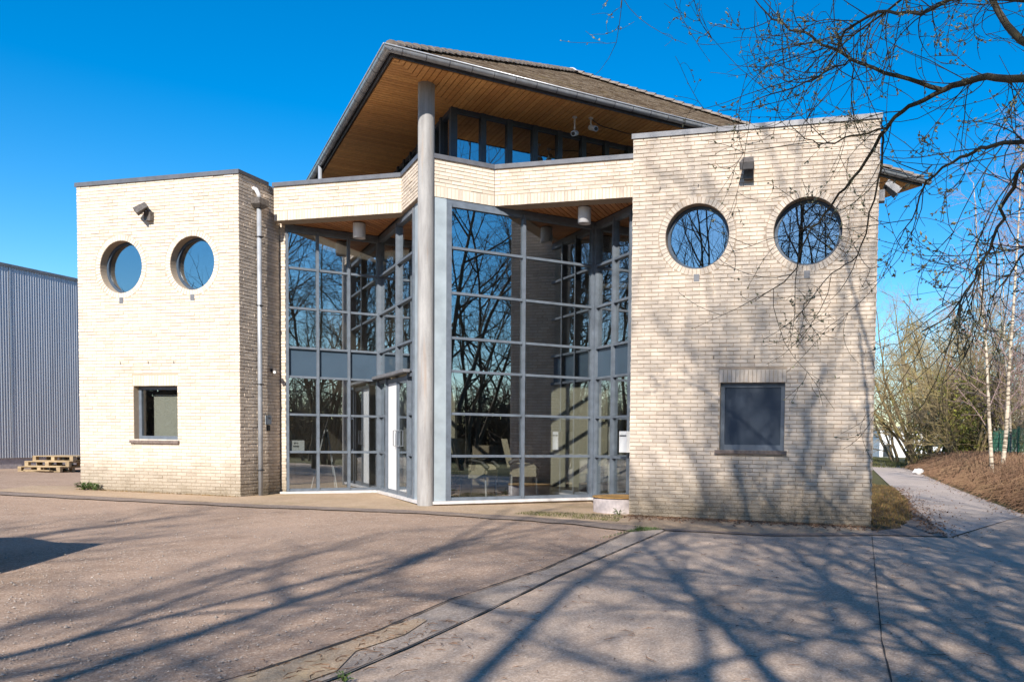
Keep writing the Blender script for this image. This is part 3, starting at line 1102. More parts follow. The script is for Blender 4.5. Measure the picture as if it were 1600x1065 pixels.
# plain tiles
cand = []
stuff = MB()
slope_h = ZA - (ZE + .13)
half = SIDE / 2
SL = math.hypot(half, slope_h)
rr = random.Random(5)
for k, (a, b) in enumerate(((FE, cR), (cS, FE), (cR, cBk))):
    ed = (b - a) / np.linalg.norm(b - a)
    inn = np.array((-ed[1], ed[0]))
    if (ctr - a) @ inn < 0:
        inn = -inn
    up = np.array((inn[0] * half, inn[1] * half, slope_h)) / SL
    E3 = np.array((ed[0], ed[1], 0)); N3 = np.cross(E3, up)
    if N3[2] < 0: N3 = -N3
    rows = int(SL / .105)
    for j in range(rows):
        s0 = j * .105 - .05
        w0 = half * (1 - max(0, s0 + .05) / SL)
        n = int(2 * w0 / .168)
        off = (.084 if j % 2 else 0)
        for i in range(n + 1):
            u = half - w0 + i * .168 - off * .5
            if u > half + w0 - .05 or u < half - w0 - .1:
                continue
            base = np.array((a[0], a[1], ZE + .13)) + E3 * u + up * s0
            lift = .014 + rr.uniform(-.003, .007)
            tw = rr.uniform(-.004, .004)
            w = .163
            o_ = base + N3 * lift
            vs = [o_, o_ + E3 * w + N3 * tw, o_ + E3 * w + up * .16 - N3 * .012, o_ + up * .16 - N3 * .012]
            vs += [v - N3 * .013 for v in vs]
            fs = [(0, 1, 2, 3), (0, 4, 5, 1), (1, 5, 6, 2), (3, 7, 4, 0)]
            cand.append((float(np.linalg.norm(base - camv)), vs, fs, rr.random(), k))
cand.sort(key=lambda c_: c_[0])
for i, (d_, vs, fs, rv, k) in enumerate(cand):
    if i < 296 and k == 0:
        one = MB(); one.add(vs, fs, rv); one.build('roof_tile', M['tile'], roof)
    else:
        stuff.add(vs, fs, rv)
o = stuff.build('roof_tiles', M['tile'], roof); o['kind'] = 'stuff'

# hip tiles
def hip(c_, n, seed):
    rr = random.Random(seed)
    p0 = np.array((c_[0], c_[1], ZE + .15)); p1 = np.array((*ctr, ZA + .03))
    d = (p1 - p0); Ld = np.linalg.norm(d); d /= Ld
    side = np.cross(d, (0, 0, 1.)); side /= np.linalg.norm(side)
    upv = np.cross(side, d)
    if upv[2] < 0: upv = -upv
    for i in range(n):
        a = p0 + d * (Ld * i / n - .02)
        b = p0 + d * (Ld * (i + 1) / n + .03)
        vs = []
        for q, r_, dz in ((a, .115, .035), (b, .095, .018)):
            for m_ in range(7):
                th = math.pi * (m_ / 6) 
                vs.append(q + side * r_ * math.cos(th) * 1.05 + upv * (r_ * math.sin(th) * .8 + dz - .03 + rr.uniform(-.003, .003)))
        fs = [(m_, m_ + 1, 7 + m_ + 1, 7 + m_) for m_ in range(6)] + [tuple(range(7))[::-1]]
        one = MB(); one.add(vs, fs, rr.random())
        one.build('hip_tile', M['ridge'], roof)


for i, c_ in enumerate((FE, cR, cS)):
    hip(c_, 36, 30 + i)
mb = MB()
mb.lathe((ctr[0] - .05, ctr[1] - .1, ZA - .02), [(.0, .12), (.10, .09), (.20, .0)], 10)
mb.build('mortar_cap', M['sill'], roof)

# gutters with brackets
def gutter(a, b, nbr):
    d = np.array(b) - np.array(a); L = np.linalg.norm(d); d /= L
    out = np.array((d[1], -d[0]))
    if (ctr - a) @ out > 0: out = -out
    mb = MB()
    r_ = .072
    n = 10
    prof = []
    for i in range(n + 1):
        th = math.pi * i / n
        prof.append((r_ - r_ * math.cos(th) , -r_ * math.sin(th)))
    prof = prof + [(2 * r_ + .012, .012)]
    vs = []; fs = []
    zt = ZE + .085
    ext = .15
    for q in (np.array(a) - d * ext, np.array(b) + d * ext):
        for (o_, z) in prof:
            vs.append((*(q + out * (o_ + .012)), zt + z))
    m_ = len(prof)
    for i in range(m_ - 1):
        fs.append((i, i + 1, m_ + i + 1, m_ + i))
    mb.add(vs, fs)
    # inner skin
    vs2 = [tuple(np.array(v) + np.array((0, 0, .006))) for v in vs]
    mb.add(vs2, [f[::-1] for f in fs])
    rim = [np.array((*(np.array(a) - d * ext + out * (2 * r_ + .016)), zt + .012)), np.array((*(np.array(b) + d * ext + out * (2 * r_ + .016)), zt + .012))]
    mb.tube(rim, .013, 8)
    g = mb.build('gutter', M['zinc'], building, True)
    mb = MB()
    q = np.array((*(np.array(a) + out * .001), ZE - .02))
    mb.hexa(q, np.array((*d, 0)) * L, np.array((*out, 0)) * .010, (0, 0, .15))
    mb.build('fascia', M['zinc_dark'], g)
    for k in range(nbr):
        q = np.array(a) + d * L * (k + .35) / nbr
        mb = MB()
        pts = [(*(q + out * (o_ * 1.06 + .004)), zt + z * 1.08 - .002) for (o_, z) in prof]
        vs = []; fs = []
        for v in pts:
            vs += [np.array(v) - np.array((*d, 0)) * .007, np.array(v) + np.array((*d, 0)) * .007]
        for i in range(len(pts) - 1):
            fs.append((2 * i, 2 * i + 1, 2 * i + 3, 2 * i + 2))
        mb.add(vs, fs)
        mb.build('bracket', M['zinc_dark'], g)
    return g


gutter(FE, cR, 32)
gutter(cS, FE, 26)
# short rainwater pipe at the left eave
q = FE - e1 * 7.3 + np.array((-e1[1], e1[0])) * 0
out_l = np.array((e1[1], -e1[0]))
if (ctr - FE) @ out_l > 0: out_l = -out_l
FPp = FB.p(1.35, -2.2, 0)
pp = FE - e1 * 6.35 + out_l * .085
mb = MB(); mb.tube([(pp[0], pp[1], 5.6), (pp[0], pp[1], ZE + .03)], .045, 10); mb.build('rain_pipe', M['pipe'], building, True)

# downpipe with hopper on the left block's side
mb = MB()
pu = .44
mb.tube([FBC.p(pu, .085, gz(-7.2) - .01), FBC.p(pu, .085, 2.5), FBC.p(pu, .085, 5.46)], .042, 12)
dp = mb.build('downpipe', M['pipe'], building, True)
mb = MB()
vs = [FBC.p(pu + a * .065, .085 + b * .065, 5.44) for a, b in ((-1, -1), (1, -1), (1, 1), (-1, 1))]
vs += [FBC.p(pu + a * .13, .105 + b * .10, 5.50) for a, b in ((-1, -1), (1, -1), (1, 1), (-1, 1))]
vs += [FBC.p(pu + a * .13, .105 + b * .10, 5.61) for a, b in ((-1, -1), (1, -1), (1, 1), (-1, 1))]
mb.add(vs, [(0, 1, 2, 3), (8, 11, 10, 9)] + [(l + i, l + i + 4, l + (i + 1) % 4 + 4, l + (i + 1) % 4) for l in (0, 4) for i in range(4)])
mb.build('hopper', M['dark_metal'], dp)
mb = MB(); mb.tube([FBC.p(pu - .06, .005, 5.80), FBC.p(pu - .05, .06, 5.78), FBC.p(pu - .02, .09, 5.70), FBC.p(pu, .1, 5.60)], .04, 8); mb.build('spout', M['grey_lamp'], dp, True)
for z in (.45, 2.1, 3.6, 4.9):
    mb = MB(); mb.tube([FBC.p(pu - .055, .05, z), FBC.p(pu - .04, .13, z), FBC.p(pu + .04, .13, z), FBC.p(pu + .055, .05, z)], .012, 5)
    mb.build('pipe_clip', M['black'], dp)

# ------------------------------------------------------------------ fittings on the building
def floodlight(fr, u, z, label, yaw, size=1.0, mat='dark_metal'):
    loc = fr.p(u, 0, z)
    t_ = thing('floodlight', label, 'floodlight', loc, R(fr.deg), 'floodlights fixed high on the brick blocks')
    mb = MB(); mb.box(-.075, -.09, -.17, .075, -.002, .0); mb.build('bracket', M[mat], t_)
    mb = MB(); mb.tube([(0, -.05, -.01), (0, -.09, .04), (0, -.13, .07)], .02, 6); mb.build('arm', M['black'], t_)
    c_, s_ = math.cos(yaw), math.sin(yaw)
    def P(x, y, z_):
        tl = R(38)
        y2, z2 = y * math.cos(tl) - z_ * math.sin(tl), y * math.sin(tl) + z_ * math.cos(tl)
        return (x * c_ - y2 * s_, x * s_ + y2 * c_ - .12, z2 + .09)
    w = .125 * size
    mb = MB()
    vs = [P(-w, -.21, -.055), P(w, -.21, -.055), P(w, -.21, .055), P(-w, -.21, .055), P(-w * .7, .03, -.04), P(w * .7, .03, -.04), P(w * .7, .03, .05), P(-w * .7, .03, .05)]
    mb.add(vs, [(0, 3, 2, 1), (4, 5, 6, 7), (0, 1, 5, 4), (1, 2, 6, 5), (2, 3, 7, 6), (3, 0, 4, 7)])
    mb.build('lamp_body', M[mat], t_)
    mb = MB()
    vs = [P(-w * .86, -.213, -.045), P(w * .86, -.213, -.045), P(w * .86, -.213, .045), P(-w * .86, -.213, .045)]
    vs += [P(-w * .86, -.205, -.045), P(w * .86, -.205, -.045), P(w * .86, -.205, .045), P(-w * .86, -.205, .045)]
    mb.add(vs, [(0, 1, 2, 3), (7, 6, 5, 4), (0, 4, 5, 1), (2, 6, 7, 3)])
    mb.build('lamp_glass', M['coping_light'], t_)
    return t_


floodlight(FB, -3.797 + 1.80, 5.36, 'bronze floodlight turned sideways above the round windows of the left brick block', R(-50))
floodlight(FD, 1.875, 5.35, 'bronze floodlight facing forward above the round windows of the right brick block', R(0), .9)
FDR = Fr(FD.p(3.83, 0, 0)[:2], A0 + 90)
floodlight(FDR, .45, 5.02, 'pale grey floodlight on the far side wall of the right block, below the roof corner', R(10), 1.0, 'coping_light')

for q, where in ((PC * 0 + np.array((-5.54, 16.2)), 'left'), (np.array((-1.02, 14.9)), 'right')):
    lab = 'white cylinder lamp under the low timber soffit on the door side of the column' if where == 'left' else 'white cylinder lamp under the low timber soffit beside the right brick block'
    t_ = thing('ceiling_lamp', lab, 'lamp', (q[0], q[1], 5.321), 0, 'cylinder lamps under the low soffits')
    mb = MB(); mb.lathe((0, 0, 0), [(.118, -.02), (.118, -.30), (.105, -.302), (.10, -.24)], 24); mb.build('lamp_body', M['grey_lamp'], t_, True)
    mb = MB(); mb.lathe((0, 0, 0), [(.0, -.22), (.099, -.22)], 24); mb.build('lamp_glass', M['white'], t_)
    mb = MB(); mb.lathe((0, 0, 0), [(.10, .0), (.10, -.021)], 20); mb.build('lamp_base', M['black'], t_)


def camera_on_stem(x, y, label, stem, yaw):
    t_ = thing('security_camera', label, 'camera', (x, y, ZE - .018), yaw, 'security cameras under the eaves')
    mb = MB(); mb.lathe((0, 0, 0), [(.045, 0), (.045, -.02), (.012, -.03)], 12); mb.build('mount', M['grey_lamp'], t_)
    mb = MB(); mb.tube([(0, 0, -.02), (0, 0, -stem), (.02, -.03, -stem - .06)], .014, 8); mb.build('stem', M['grey_lamp'], t_)
    mb = MB(); mb.tube([(.02, .06, -stem - .04), (.02, -.18, -stem - .14)], .048, 12); mb.build('camera_body', M['grey_lamp'], t_)
    mb = MB(); mb.tube([(.02, -.180, -stem - .14), (.02, -.187, -stem - .143)], .036, 12); mb.build('lens', M['black'], t_)


qc = FE + e2 * 3.55 - e1 * .62
camera_on_stem(qc[0], qc[1], 'larger pale security camera hanging on a long stem from the timber eaves', .24, R(-10))
qd = qc + e2 * .28 + e1 * .12
camera_on_stem(qd[0], qd[1], 'smaller security camera on a short stem beside the larger one', .12, R(30))
mb = MB()
pts = []
for k in range(14):
    f = k / 13
    q = qd + e2 * (1.7 * f) - e1 * (.55 * f + .08 * math.sin(f * 7))
    pts.append((q[0], q[1], ZE - .03 - .02 * abs(math.sin(f * 9))))
mb.tube(pts, .008, 5)
tag(mb.build('camera_cable', M['black']), 'thin black cable run along the timber eaves from the cameras', 'cable')

t_ = thing('security_camera', 'small dark dome camera on the brick beside the downpipe', 'camera', FBC.p(.86, .0, 2.40), R(FBC.deg))
mb = MB(); mb.tube([(0, .0, 0), (0, -.07, 0)], .035, 10); mb.build('mount', M['black'], t_)
mb = MB(); mb.tube([(0, -.07, 0), (-.05, -.13, -.03), (-.09, -.15, -.04)], .038, 10); mb.build('camera_body', M['dark_metal'], t_)
mb = MB(); mb.tube([(-.09, -.15, -.04), (-.10, -.153, -.043)], .028, 10); mb.build('lens', M['white'], t_)

t_ = thing('intercom', 'small grey intercom box with black key reader beside the downpipe', 'intercom', FBC.p(.74, .0, 1.34), R(FBC.deg))
mb = MB(); mb.box(-.06, -.045, 0, .06, -.001, .17); mb.build('housing', M['panel'], t_)
mb = MB(); mb.box(-.028, -.04, -.13, .03, -.001, -.02); mb.build('key_reader', M['black'], t_)
mb = MB(); mb.box(-.03, -.049, .10, .03, -.0455, .14); mb.build('speaker_grille', M['dark_metal'], t_)

t_ = thing('letterbox', 'white metal box fixed to the last mullion beside the right brick block', 'box', W4.p(1.42, .03, .90), R(W4.deg))
mb = MB(); mb.box(-.14, -.10, 0, .14, -.002, .38); mb.build('box_body', M['white'], t_)
mb = MB(); mb.box(-.12, -.106, .29, .12, -.1005, .31); mb.build('slot', M['black'], t_)

# round concrete manhole ring with an ochre lid
rp = FD.p(-.33, -.62, 0)
t_ = thing('manhole_ring', 'low round pinkish concrete ring with ochre lid beside the right brick block', 'manhole', (rp[0], rp[1], gz(rp[0])))
mb = MB(); mb.lathe((0, 0, 0), [(.46, -.05), (.46, .235), (.45, .25), (.40, .25), (.40, .2)], 40); mb.build('ring', M['concrete_ring'], t_, True)
mb = MB(); mb.lathe((0, 0, 0), [(.0, .275), (.40, .272), (.475, .268), (.478, .252), (.40, .2505)], 40); mb.build('lid', M['rust'], t_, True)

# easel with a small white notice behind the first panes
ep = J1 + e2 * .32 + inw * .75
t_ = thing('easel', 'slim pale tripod standing inside the glass left of the door', 'easel', (ep[0], ep[1], 0), R(-10))
for dx, dy in ((-.28, -.12), (.32, -.12), (.03, .3)):
    mb = MB(); mb.tube([(dx, dy, 0), (dx * .1, dy * .1, 1.25)], .012, 6); mb.build('leg', M['grey_lamp'], t_)
mb = MB(); mb.tube([(0, 0, .75), (0, 0, 1.42)], .025, 8); mb.build('head', M['black'], t_)
FNo = Fr(W1.p(.05, -.052, 0)[:2], 30.25)
t_ = thing('notice', 'small white notice with a dark arrow stuck inside the glass beside the brick jamb', 'notice', FNo.p(0, 0, .82), R(30.25))
mb = MB(); mb.box(.02, .0, 0, .30, .006, .21); mb.build('sheet', M['white'], t_)
mb = MB(); mb.box(.09, -.0025, .075, .20, -.0005, .10); mb.box(.115, -.0025, .135, .125, -.0005, .16)
for k in range(4):
    mb.box(.105 + .022 * k, -.0025, .14, .117 + .022 * k, -.0005, .165)
mb.build('print', M['black'], t_)


def armchair(x, y, rz, label, s=1.0):
    t_ = thing('armchair', label, 'armchair', (x, y, -.004), rz, 'beige armchairs in the lobby')
    mb = MB(); mb.box(-.29, -.30, .40, .29, .28, .52); mb.build('seat', M['chair_cloth'], t_)
    mb = MB(); mb.hexa((-.29, .20, .50), (.58, 0, 0), (0, .12, .0), (0, .14, .62)); mb.build('backrest', M['chair_cloth'], t_)
    for sx in (-1, 1):
        pts = [(sx * .31, -.32, .56), (sx * .31, -.2, .66), (sx * .31, .0, .70), (sx * .31, .2, .68), (sx * .31, .3, .62)]
        mb = MB(); mb.tube(pts, [.045, .05, .05, .05, .045], 8); mb.build('armrest', M['chair_dark'], t_)
        mb = MB(); mb.box(sx * .31 - .02, -.26, .36, sx * .31 + .02, .24, .62); mb.build('side_panel', M['chair_cloth'], t_)
        for yy in (-.27, .25):
            mb = MB(); mb.tube([(sx * .28, yy, 0), (sx * .28, yy * .95, .42)], .016, 6); mb.build('leg', M['grey_lamp'], t_)
    return t_


armchair(-3.08, 15.7, R(80), 'beige armchair with dark armrests nearest the large right pane')
armchair(-2.35, 16.75, R(100), 'beige armchair behind the nearer one, deeper in the lobby')
t_ = thing('houseplant', 'dark bushy houseplant in an orange pot behind the glass right of the column', 'plant', (-3.43, 15.02, -.004))
mb = MB(); mb.lathe((0, 0, 0), [(.0, .0), (.12, .0), (.16, .26), (.14, .26), (.0, .22)], 16); mb.build('pot', M['pot'], t_, True)
mb = MB(); rr = random.Random(3)
for i in range(130):
    a = rr.uniform(0, 6.28); l = rr.uniform(.12, .34); h = rr.uniform(.2, .75)
    c_ = np.array((math.cos(a) * l * .5, math.sin(a) * l * .5, .25 + h * .7)); tp = np.array((math.cos(a) * l, math.sin(a) * l, .25 + h * .8))
    sd = np.array((-math.sin(a), math.cos(a), 0)) * .03
    mb.add([(0, 0, .24), c_ + sd, tp, c_ - sd], [(0, 1, 2, 3)])
mb.build('leaves', M['leaf_in'], t_)

# ------------------------------------------------------------------ warehouse and pallets at the left
FW = Fr((-18.2, 23.2), 75.25)
wz = gz(-18)
t_ = thing('warehouse', 'grey corrugated metal warehouse behind the left edge of the office building', 'warehouse', (0, 0, 0))
mb = MB()
vs = []; fs = []
n = int(26 / .0095)
i = 0
pu0 = -9.0
for k in range(2300):
    u = pu0 + k * .0095
    d = .011 * math.sin(2 * math.pi * u / .076)
    vs += [FW.p(u, d, wz + .30), FW.p(u, d, 5.86)]
    if k: fs.append((2 * k - 2, 2 * k, 2 * k + 1, 2 * k - 1))
mb.add(vs, fs)
mb.build('cladding', M['sheet'], t_, True)
mb = MB(); FW.box(mb, -9, 12.8, -.25, -.03, wz - .1, wz + .31); mb.build('plinth', M['concrete_ring'], t_)
mb = MB(); FW.box(mb, -9, 12.85, -14, -.02, wz + .32, 5.84); mb.build('shell', M['sheet'], t_)
mb = MB(); FW.box(mb, -9.05, 12.9, -.3, .035, 5.845, 5.93); mb.build('roof_trim', M['coping_light'], t_)
for u in (-3.1, .35, 3.9):
    mb = MB(); FW.box(mb, u, u + .05, .011, .016, wz + .3, 5.84); mb.build('sheet_lap', M['sheet'], t_)


def pallet(x, y, z, rz, label):
    t_ = thing('pallet', label, 'pallet', (x, y, z), rz, 'wooden pallets beside the warehouse')
    rr = random.Random(int(z * 1000) + 3)
    for k in range(7):
        mb = MB(); mb.box(-.6, -.5 + k * .148, .122, .6, -.5 + k * .148 + .11, .144, rr.random()); mb.build('deck_board', M['pallet'], t_)
    for k in range(3):
        mb = MB(); mb.box(-.6, -.5 + k * .45, 0, .6, -.5 + k * .45 + .1, .022, rr.random()); mb.build('bottom_board', M['pallet'], t_)
        mb = MB(); mb.box(-.6 + k * .55, -.5, .1, -.6 + k * .55 + .1, .5, .1215, rr.random()); mb.build('stringer', M['pallet'], t_)
        for j in range(3):
            mb = MB(); mb.box(-.6 + j * .55, -.5 + k * .45, .0225, -.6 + j * .55 + .1, -.5 + k * .45 + .1, .0995, rr.random()); mb.build('block', M['pallet'], t_)
    return t_


pz = gz(-16)
pallet(-16.25, 22.6, pz, R(-3), 'wooden pallet at the bottom of the stack beside the warehouse')
pallet(-16.1, 22.65, pz + .145, R(1), 'wooden pallet second from the bottom of the stack')
pallet(-15.95, 22.75, pz + .29, R(-6), 'wooden pallet on top of the stack')
mb = MB(); rr = random.Random(2)
for k in range(4):
    a = rr.uniform(-.3, .3); x, y = -16.9 + rr.uniform(-.1, .2), 22.1 + .07 * k
    mb.hexa((x, y, gz(x) + .004 + .022 * (k % 2)), (math.cos(a) * .9, math.sin(a) * .9, 0), (-math.sin(a) * .09, math.cos(a) * .09, 0), (0, 0, .02), rr.random())
tag(mb.build('loose_boards', M['pallet']), 'loose broken boards lying left of the pallet stack', 'boards')


# ------------------------------------------------------------------ trees
def grow(seed, base, specs, out):
    """specs: one dict per level: n children, len, ang, taper ...; out: list per level of (points, radii)"""
    rr = np.random.default_rng(seed)

    def branch(p, d, L, r0, lev, tip):
        sp = specs[lev]
        n = sp['seg']
        pts = [p.copy()]
        dd = d / np.linalg.norm(d)
        for i in range(n):
            dd = dd + rr.normal(0, sp['wob'], 3) + np.array((0, 0, sp['up']))
            dd /= np.linalg.norm(dd)
            p = p + dd * (L / n)
            pts.append(p.copy())
        rad = np.linspace(r0, max(r0 * tip, .0016), n + 1)
        out[lev].append((np.array(pts), rad))
        if lev + 1 >= len(specs):
            return
        sp2 = specs[lev + 1]
        k = max(1, int(round(rr.normal(sp2['n'], sp2['n'] * .2))))
        for j in range(k):
            f = sp2['from'] + (1 - sp2['from']) * (j + rr.random()) / k
            i = min(int(f * n), n - 1)
            q = pts[i] + (pts[i + 1] - pts[i]) * (f * n - i)
            t_ = pts[i + 1] - pts[i]
            t_ /= np.linalg.norm(t_)
            a = rr.normal(0, 1, 3); a -= t_ * (a @ t_); a /= np.linalg.norm(a)
            ang = math.radians(rr.normal(sp2['ang'], 9))
            nd = t_ * math.cos(ang) + a * math.sin(ang)
            ll = sp2['len'] * (1 - sp2.get('fall', .5) * f) * rr.uniform(.65, 1.2)
            r2 = min(rad[i] * .72, sp2['r'] * rr.uniform(.8, 1.2))
            branch(q, nd, ll, r2, lev + 1, sp2['tip'])

    for (p, d, L, r0) in base:
        branch(np.array(p, float), np.array(d, float), L, r0, 0, specs[0]['tip'])
    return out


def tree_meshes(lv, split, sides, name, m0, m1):
    a, b = MB(), MB()
    for k, l in enumerate(lv):
        for pts, rad in l:
            (a if k < split else b).tube(pts, rad, sides[k], False)
    return a.mesh(name + '_trunk', m0, True), b.mesh(name + '_crown', m1, True)


def bare_spec(H, stems, seed, lean, twig=1.0, up=.02, thin=1.0, fat=1.0, tw=1.0):
    rr = random.Random(seed)
    base = []
    for i in range(stems):
        a = 2 * math.pi * i / stems + rr.uniform(-.4, .4)
        ln = rr.uniform(.4, 1) * lean
        base.append(((math.cos(a) * .25 * (stems > 1), math.sin(a) * .25 * (stems > 1), -.15), (math.cos(a) * ln, math.sin(a) * ln, 1), H * rr.uniform(.82, 1.05), H * .0078 * fat * rr.uniform(.8, 1.25)))
    specs = [dict(seg=10, wob=.07, up=.02, tip=.18),
             dict(n=11 * thin, seg=7, wob=.10, up=up + .03, tip=.25, **{'from': .22}, ang=48, len=H * .42, r=H * .0038 * (fat ** .5), fall=.62),
             dict(n=7 * thin, seg=5, wob=.13, up=up, tip=.3, **{'from': .18}, ang=45, len=H * .16, r=.016 * tw, fall=.4),
             dict(n=6 * twig, seg=4, wob=.16, up=up, tip=.4, **{'from': .1}, ang=42, len=H * .068, r=.0065 * tw, fall=.3)]
    return base, specs


def bare_tree_mesh(name, H, stems, seed, lean, m0='bark', m1='twig', twig=1.0, up=.02, thin=1.0, fat=1.0, tw=1.0):
    base, specs = bare_spec(H, stems, seed, lean, twig, up, thin, fat, tw)
    lv = grow(seed, base, specs, [[] for _ in specs])
    return tree_meshes(lv, 2, (7, 5, 3, 3), name, M[m0], M[m1])


KIND = [bare_tree_mesh('alder', 13.5, 3, 101, .30, twig=1.0),
        bare_tree_mesh('alder', 12.0, 4, 102, .42, twig=1.0),
        bare_tree_mesh('alder', 14.5, 2, 103, .25, twig=1.1),
        bare_tree_mesh('alder', 11.0, 3, 104, .38, twig=1.0),
        bare_tree_mesh('ash', 16.0, 2, 111, .22, twig=.55, thin=.72),
        bare_tree_mesh('ash', 15.0, 2, 112, .30, twig=.5, thin=.66),
        bare_tree_mesh('alder', 15.5, 6, 121, .34, twig=.9, thin=1.0, fat=.45, tw=1.15)]


def place_tree(kind, x, y, rz, s, label, group, name='bare_tree', cat='tree', names=('trunk', 'crown')):
    t_ = thing(name, label, cat, (x, y, gz(x)), rz, group)
    t_.scale = (s, s, s)
    for me, nm in zip(kind, names):
        link(nm, me, t_)
    return t_


GR = 'bare trees in the grove facing the glass front, seen as reflections and shadows'
LB = 'bare many-stemmed tree of the grove mirrored in the glass front'
for i, (k, x, y, rz, s) in enumerate([
        (6, 1.45, -4.0, 20, 1.10), (6, 3.7, -5.4, 75, 1.08), (4, 5.9, -6.5, 210, .95), (6, 2.3, -6.4, 160, 1.22), (6, 2.5, -3.0, 280, 1.02), (6, 5.2, -3.4, 15, .95), (4, -1.6, -7.2, 130, .95),
        (5, -3.9, -8.5, 100, .98), (1, -6.0, -6.2, 33, .92), (5, -7.2, -8.0, 160, .9), (4, -9.6, -9.0, 250, .85), (4, -12.8, -9.5, 300, .8), (5, -16.5, -8.2, 10, .8), (4, -5.6, -13, 77, .98),
        (1, 8.8, -1.6, 10, 1.0), (0, 8.2, 3.4, 140, .9), (2, 12.2, 1.2, 250, .95), (3, 11.6, 6.8, 60, .95),
        (0, 15.5, 4.6, 200, 1.0), (1, 15.8, -2.0, 330, 1.05), (2, 8.4, -7.0, 120, 1.0), (3, 12.5, -7.5, 190, 1.1),
        (5, -18.8, 6.4, 250, .76), (0, 20, 1, 90, 1.0), (1, 12.6, 13.5, 30, .75)]):
    place_tree(KIND[k], x, y, R(rz), s, LB, GR)

# far wood behind the grove, a single mass
mb = MB(); rr = np.random.default_rng(8)
for i in range(3100):
    a = rr.uniform(-1.85, 1.25)
    d = rr.uniform(26, 40)
    x, y = math.sin(a) * d, -math.cos(a) * d + 4
    h = rr.uniform(2.0, 6.5) * rr.uniform(.6, 1)
    lx, ly = rr.normal(0, .12, 2)
    pts = [(x, y, gz(x)), (x + lx * h * .5, y + ly * h * .5, gz(x) + h * .5), (x + lx * h * 1.2, y + ly * h * 1.2, gz(x) + h)]
    mb.tube(pts, [.09, .06, .02], 3, False)
    for j in range(7):
        f = rr.uniform(.2, 1)
        p0 = np.array((x + lx * h * f, y + ly * h * f, gz(x) + h * f)); dv = rr.normal(0, .9, 3); dv[2] = abs(dv[2]) * .8
        mb.tube([p0, p0 + dv * .8, p0 + dv * 1.5 + (0, 0, .3)], [.03, .02, .008], 3, False)
o = mb.build('woods', M['twig'])
tag(o, 'mass of bare undergrowth and wood facing the glass front', None, None, 'stuff')

# ------------------------------------------------------------------ willow whose boughs hang into the upper right
WP = lambda l: np.array(l, float)
limbs = [
    ([(3.9, 3.6, gz(3.9) - .1), (3.85, 3.7, 1.2), (3.7, 3.9, 2.3), (3.5, 4.2, 3.0)], (.15, .085)),
    ([(3.5, 4.2, 3.0), (2.92, 5.0, 3.30), (2.53, 5.5, 3.55), (2.35, 5.8, 3.68), (2.18, 6.0, 3.68)], (.031, .020)),
    ([(2.18, 6.0, 3.68), (1.86, 6.1, 3.82), (1.58, 6.3, 4.04), (1.33, 6.5, 4.28), (1.07, 6.8, 4.57), (.94, 7.0, 4.83)], (.017, .005)),
    ([(2.18, 6.0, 3.68), (2.0, 6.2, 3.63), (1.86, 6.3, 3.52), (1.75, 6.6, 3.3), (1.6, 6.9, 3.11), (1.43, 7.1, 2.89), (1.34, 7.3, 2.6), (1.04, 7.4, 2.39)], (.018, .003)),
    ([(3.5, 4.2, 3.0), (2.8, 4.9, 3.0), (2.4, 5.2, 3.03), (2.27, 5.4, 3.07), (2.2, 5.7, 3.09), (2.08, 6.0, 3.04), (2.06, 6.2, 2.87), (1.99, 6.4, 2.68)], (.02, .003)),
    ([(3.6, 4.0, 2.6), (2.8, 4.3, 2.85), (2.27, 4.6, 2.78), (2.15, 4.8, 2.63), (2.17, 5.0, 2.42), (2.1, 5.1, 2.21), (1.99, 5.2, 1.97), (1.83, 5.3, 1.85)], (.019, .003)),
    ([(3.5, 4.2, 3.0), (3.2, 5.2, 3.3), (2.95, 6.0, 3.9), (2.82, 6.6, 4.54), (2.82, 7.0, 5.2), (2.7, 7.3, 6.2)], (.042, .015)),
    ([(3.5, 4.2, 3.0), (2.9, 4.6, 3.6), (2.28, 5.0, 3.79), (2.09, 5.3, 3.99), (1.87, 5.6, 4.02), (1.66, 5.9, 4.17), (1.48, 6.1, 4.13), (1.39, 6.3, 3.94), (1.09, 6.5, 3.88), (.81, 6.7, 3.84)], (.019, .003)),
    ([(1.83, 6.3, 3.5), (1.85, 6.4, 3.26), (1.81, 6.5, 2.95), (1.74, 6.6, 2.62), (1.59, 6.8, 2.51), (1.32, 7.0, 2.16)], (.010, .0025)),
    ([(1.86, 6.3, 3.52), (1.65, 6.5, 3.53), (1.44, 6.7, 3.55), (1.26, 6.9, 3.74), (1.24, 7.0, 3.86)], (.008, .0022)),
    ([(1.58, 6.3, 4.04), (1.38, 6.5, 3.98), (1.2, 6.7, 4.02), (1.05, 6.8, 4.14)], (.007, .0022)),
    ([(3.5, 4.2, 3.0), (3.0, 4.6, 3.9), (2.3, 5.2, 4.7), (1.5, 6.2, 5.25), (.6, 7.2, 5.6), (-.1, 7.9, 5.62), (-.22, 8.0, 5.27)], (.026, .003)),
    ([(3.5, 4.2, 3.0), (3.4, 4.5, 4.2), (3.1, 5.0, 5.6), (2.6, 5.6, 7.2), (2.2, 6.2, 8.6)], (.05, .015)),
    ([(3.7, 3.9, 2.3), (3.0, 4.4, 2.7), (2.75, 5.2, 2.75), (2.7, 5.7, 2.5), (2.6, 6.1, 2.2)], (.018, .004)),
    ([(3.4, 4.5, 4.2), (2.7, 5.3, 4.35), (2.2, 6.0, 4.5), (1.8, 6.6, 4.45), (1.5, 7.0, 4.3)], (.02, .004)),
]


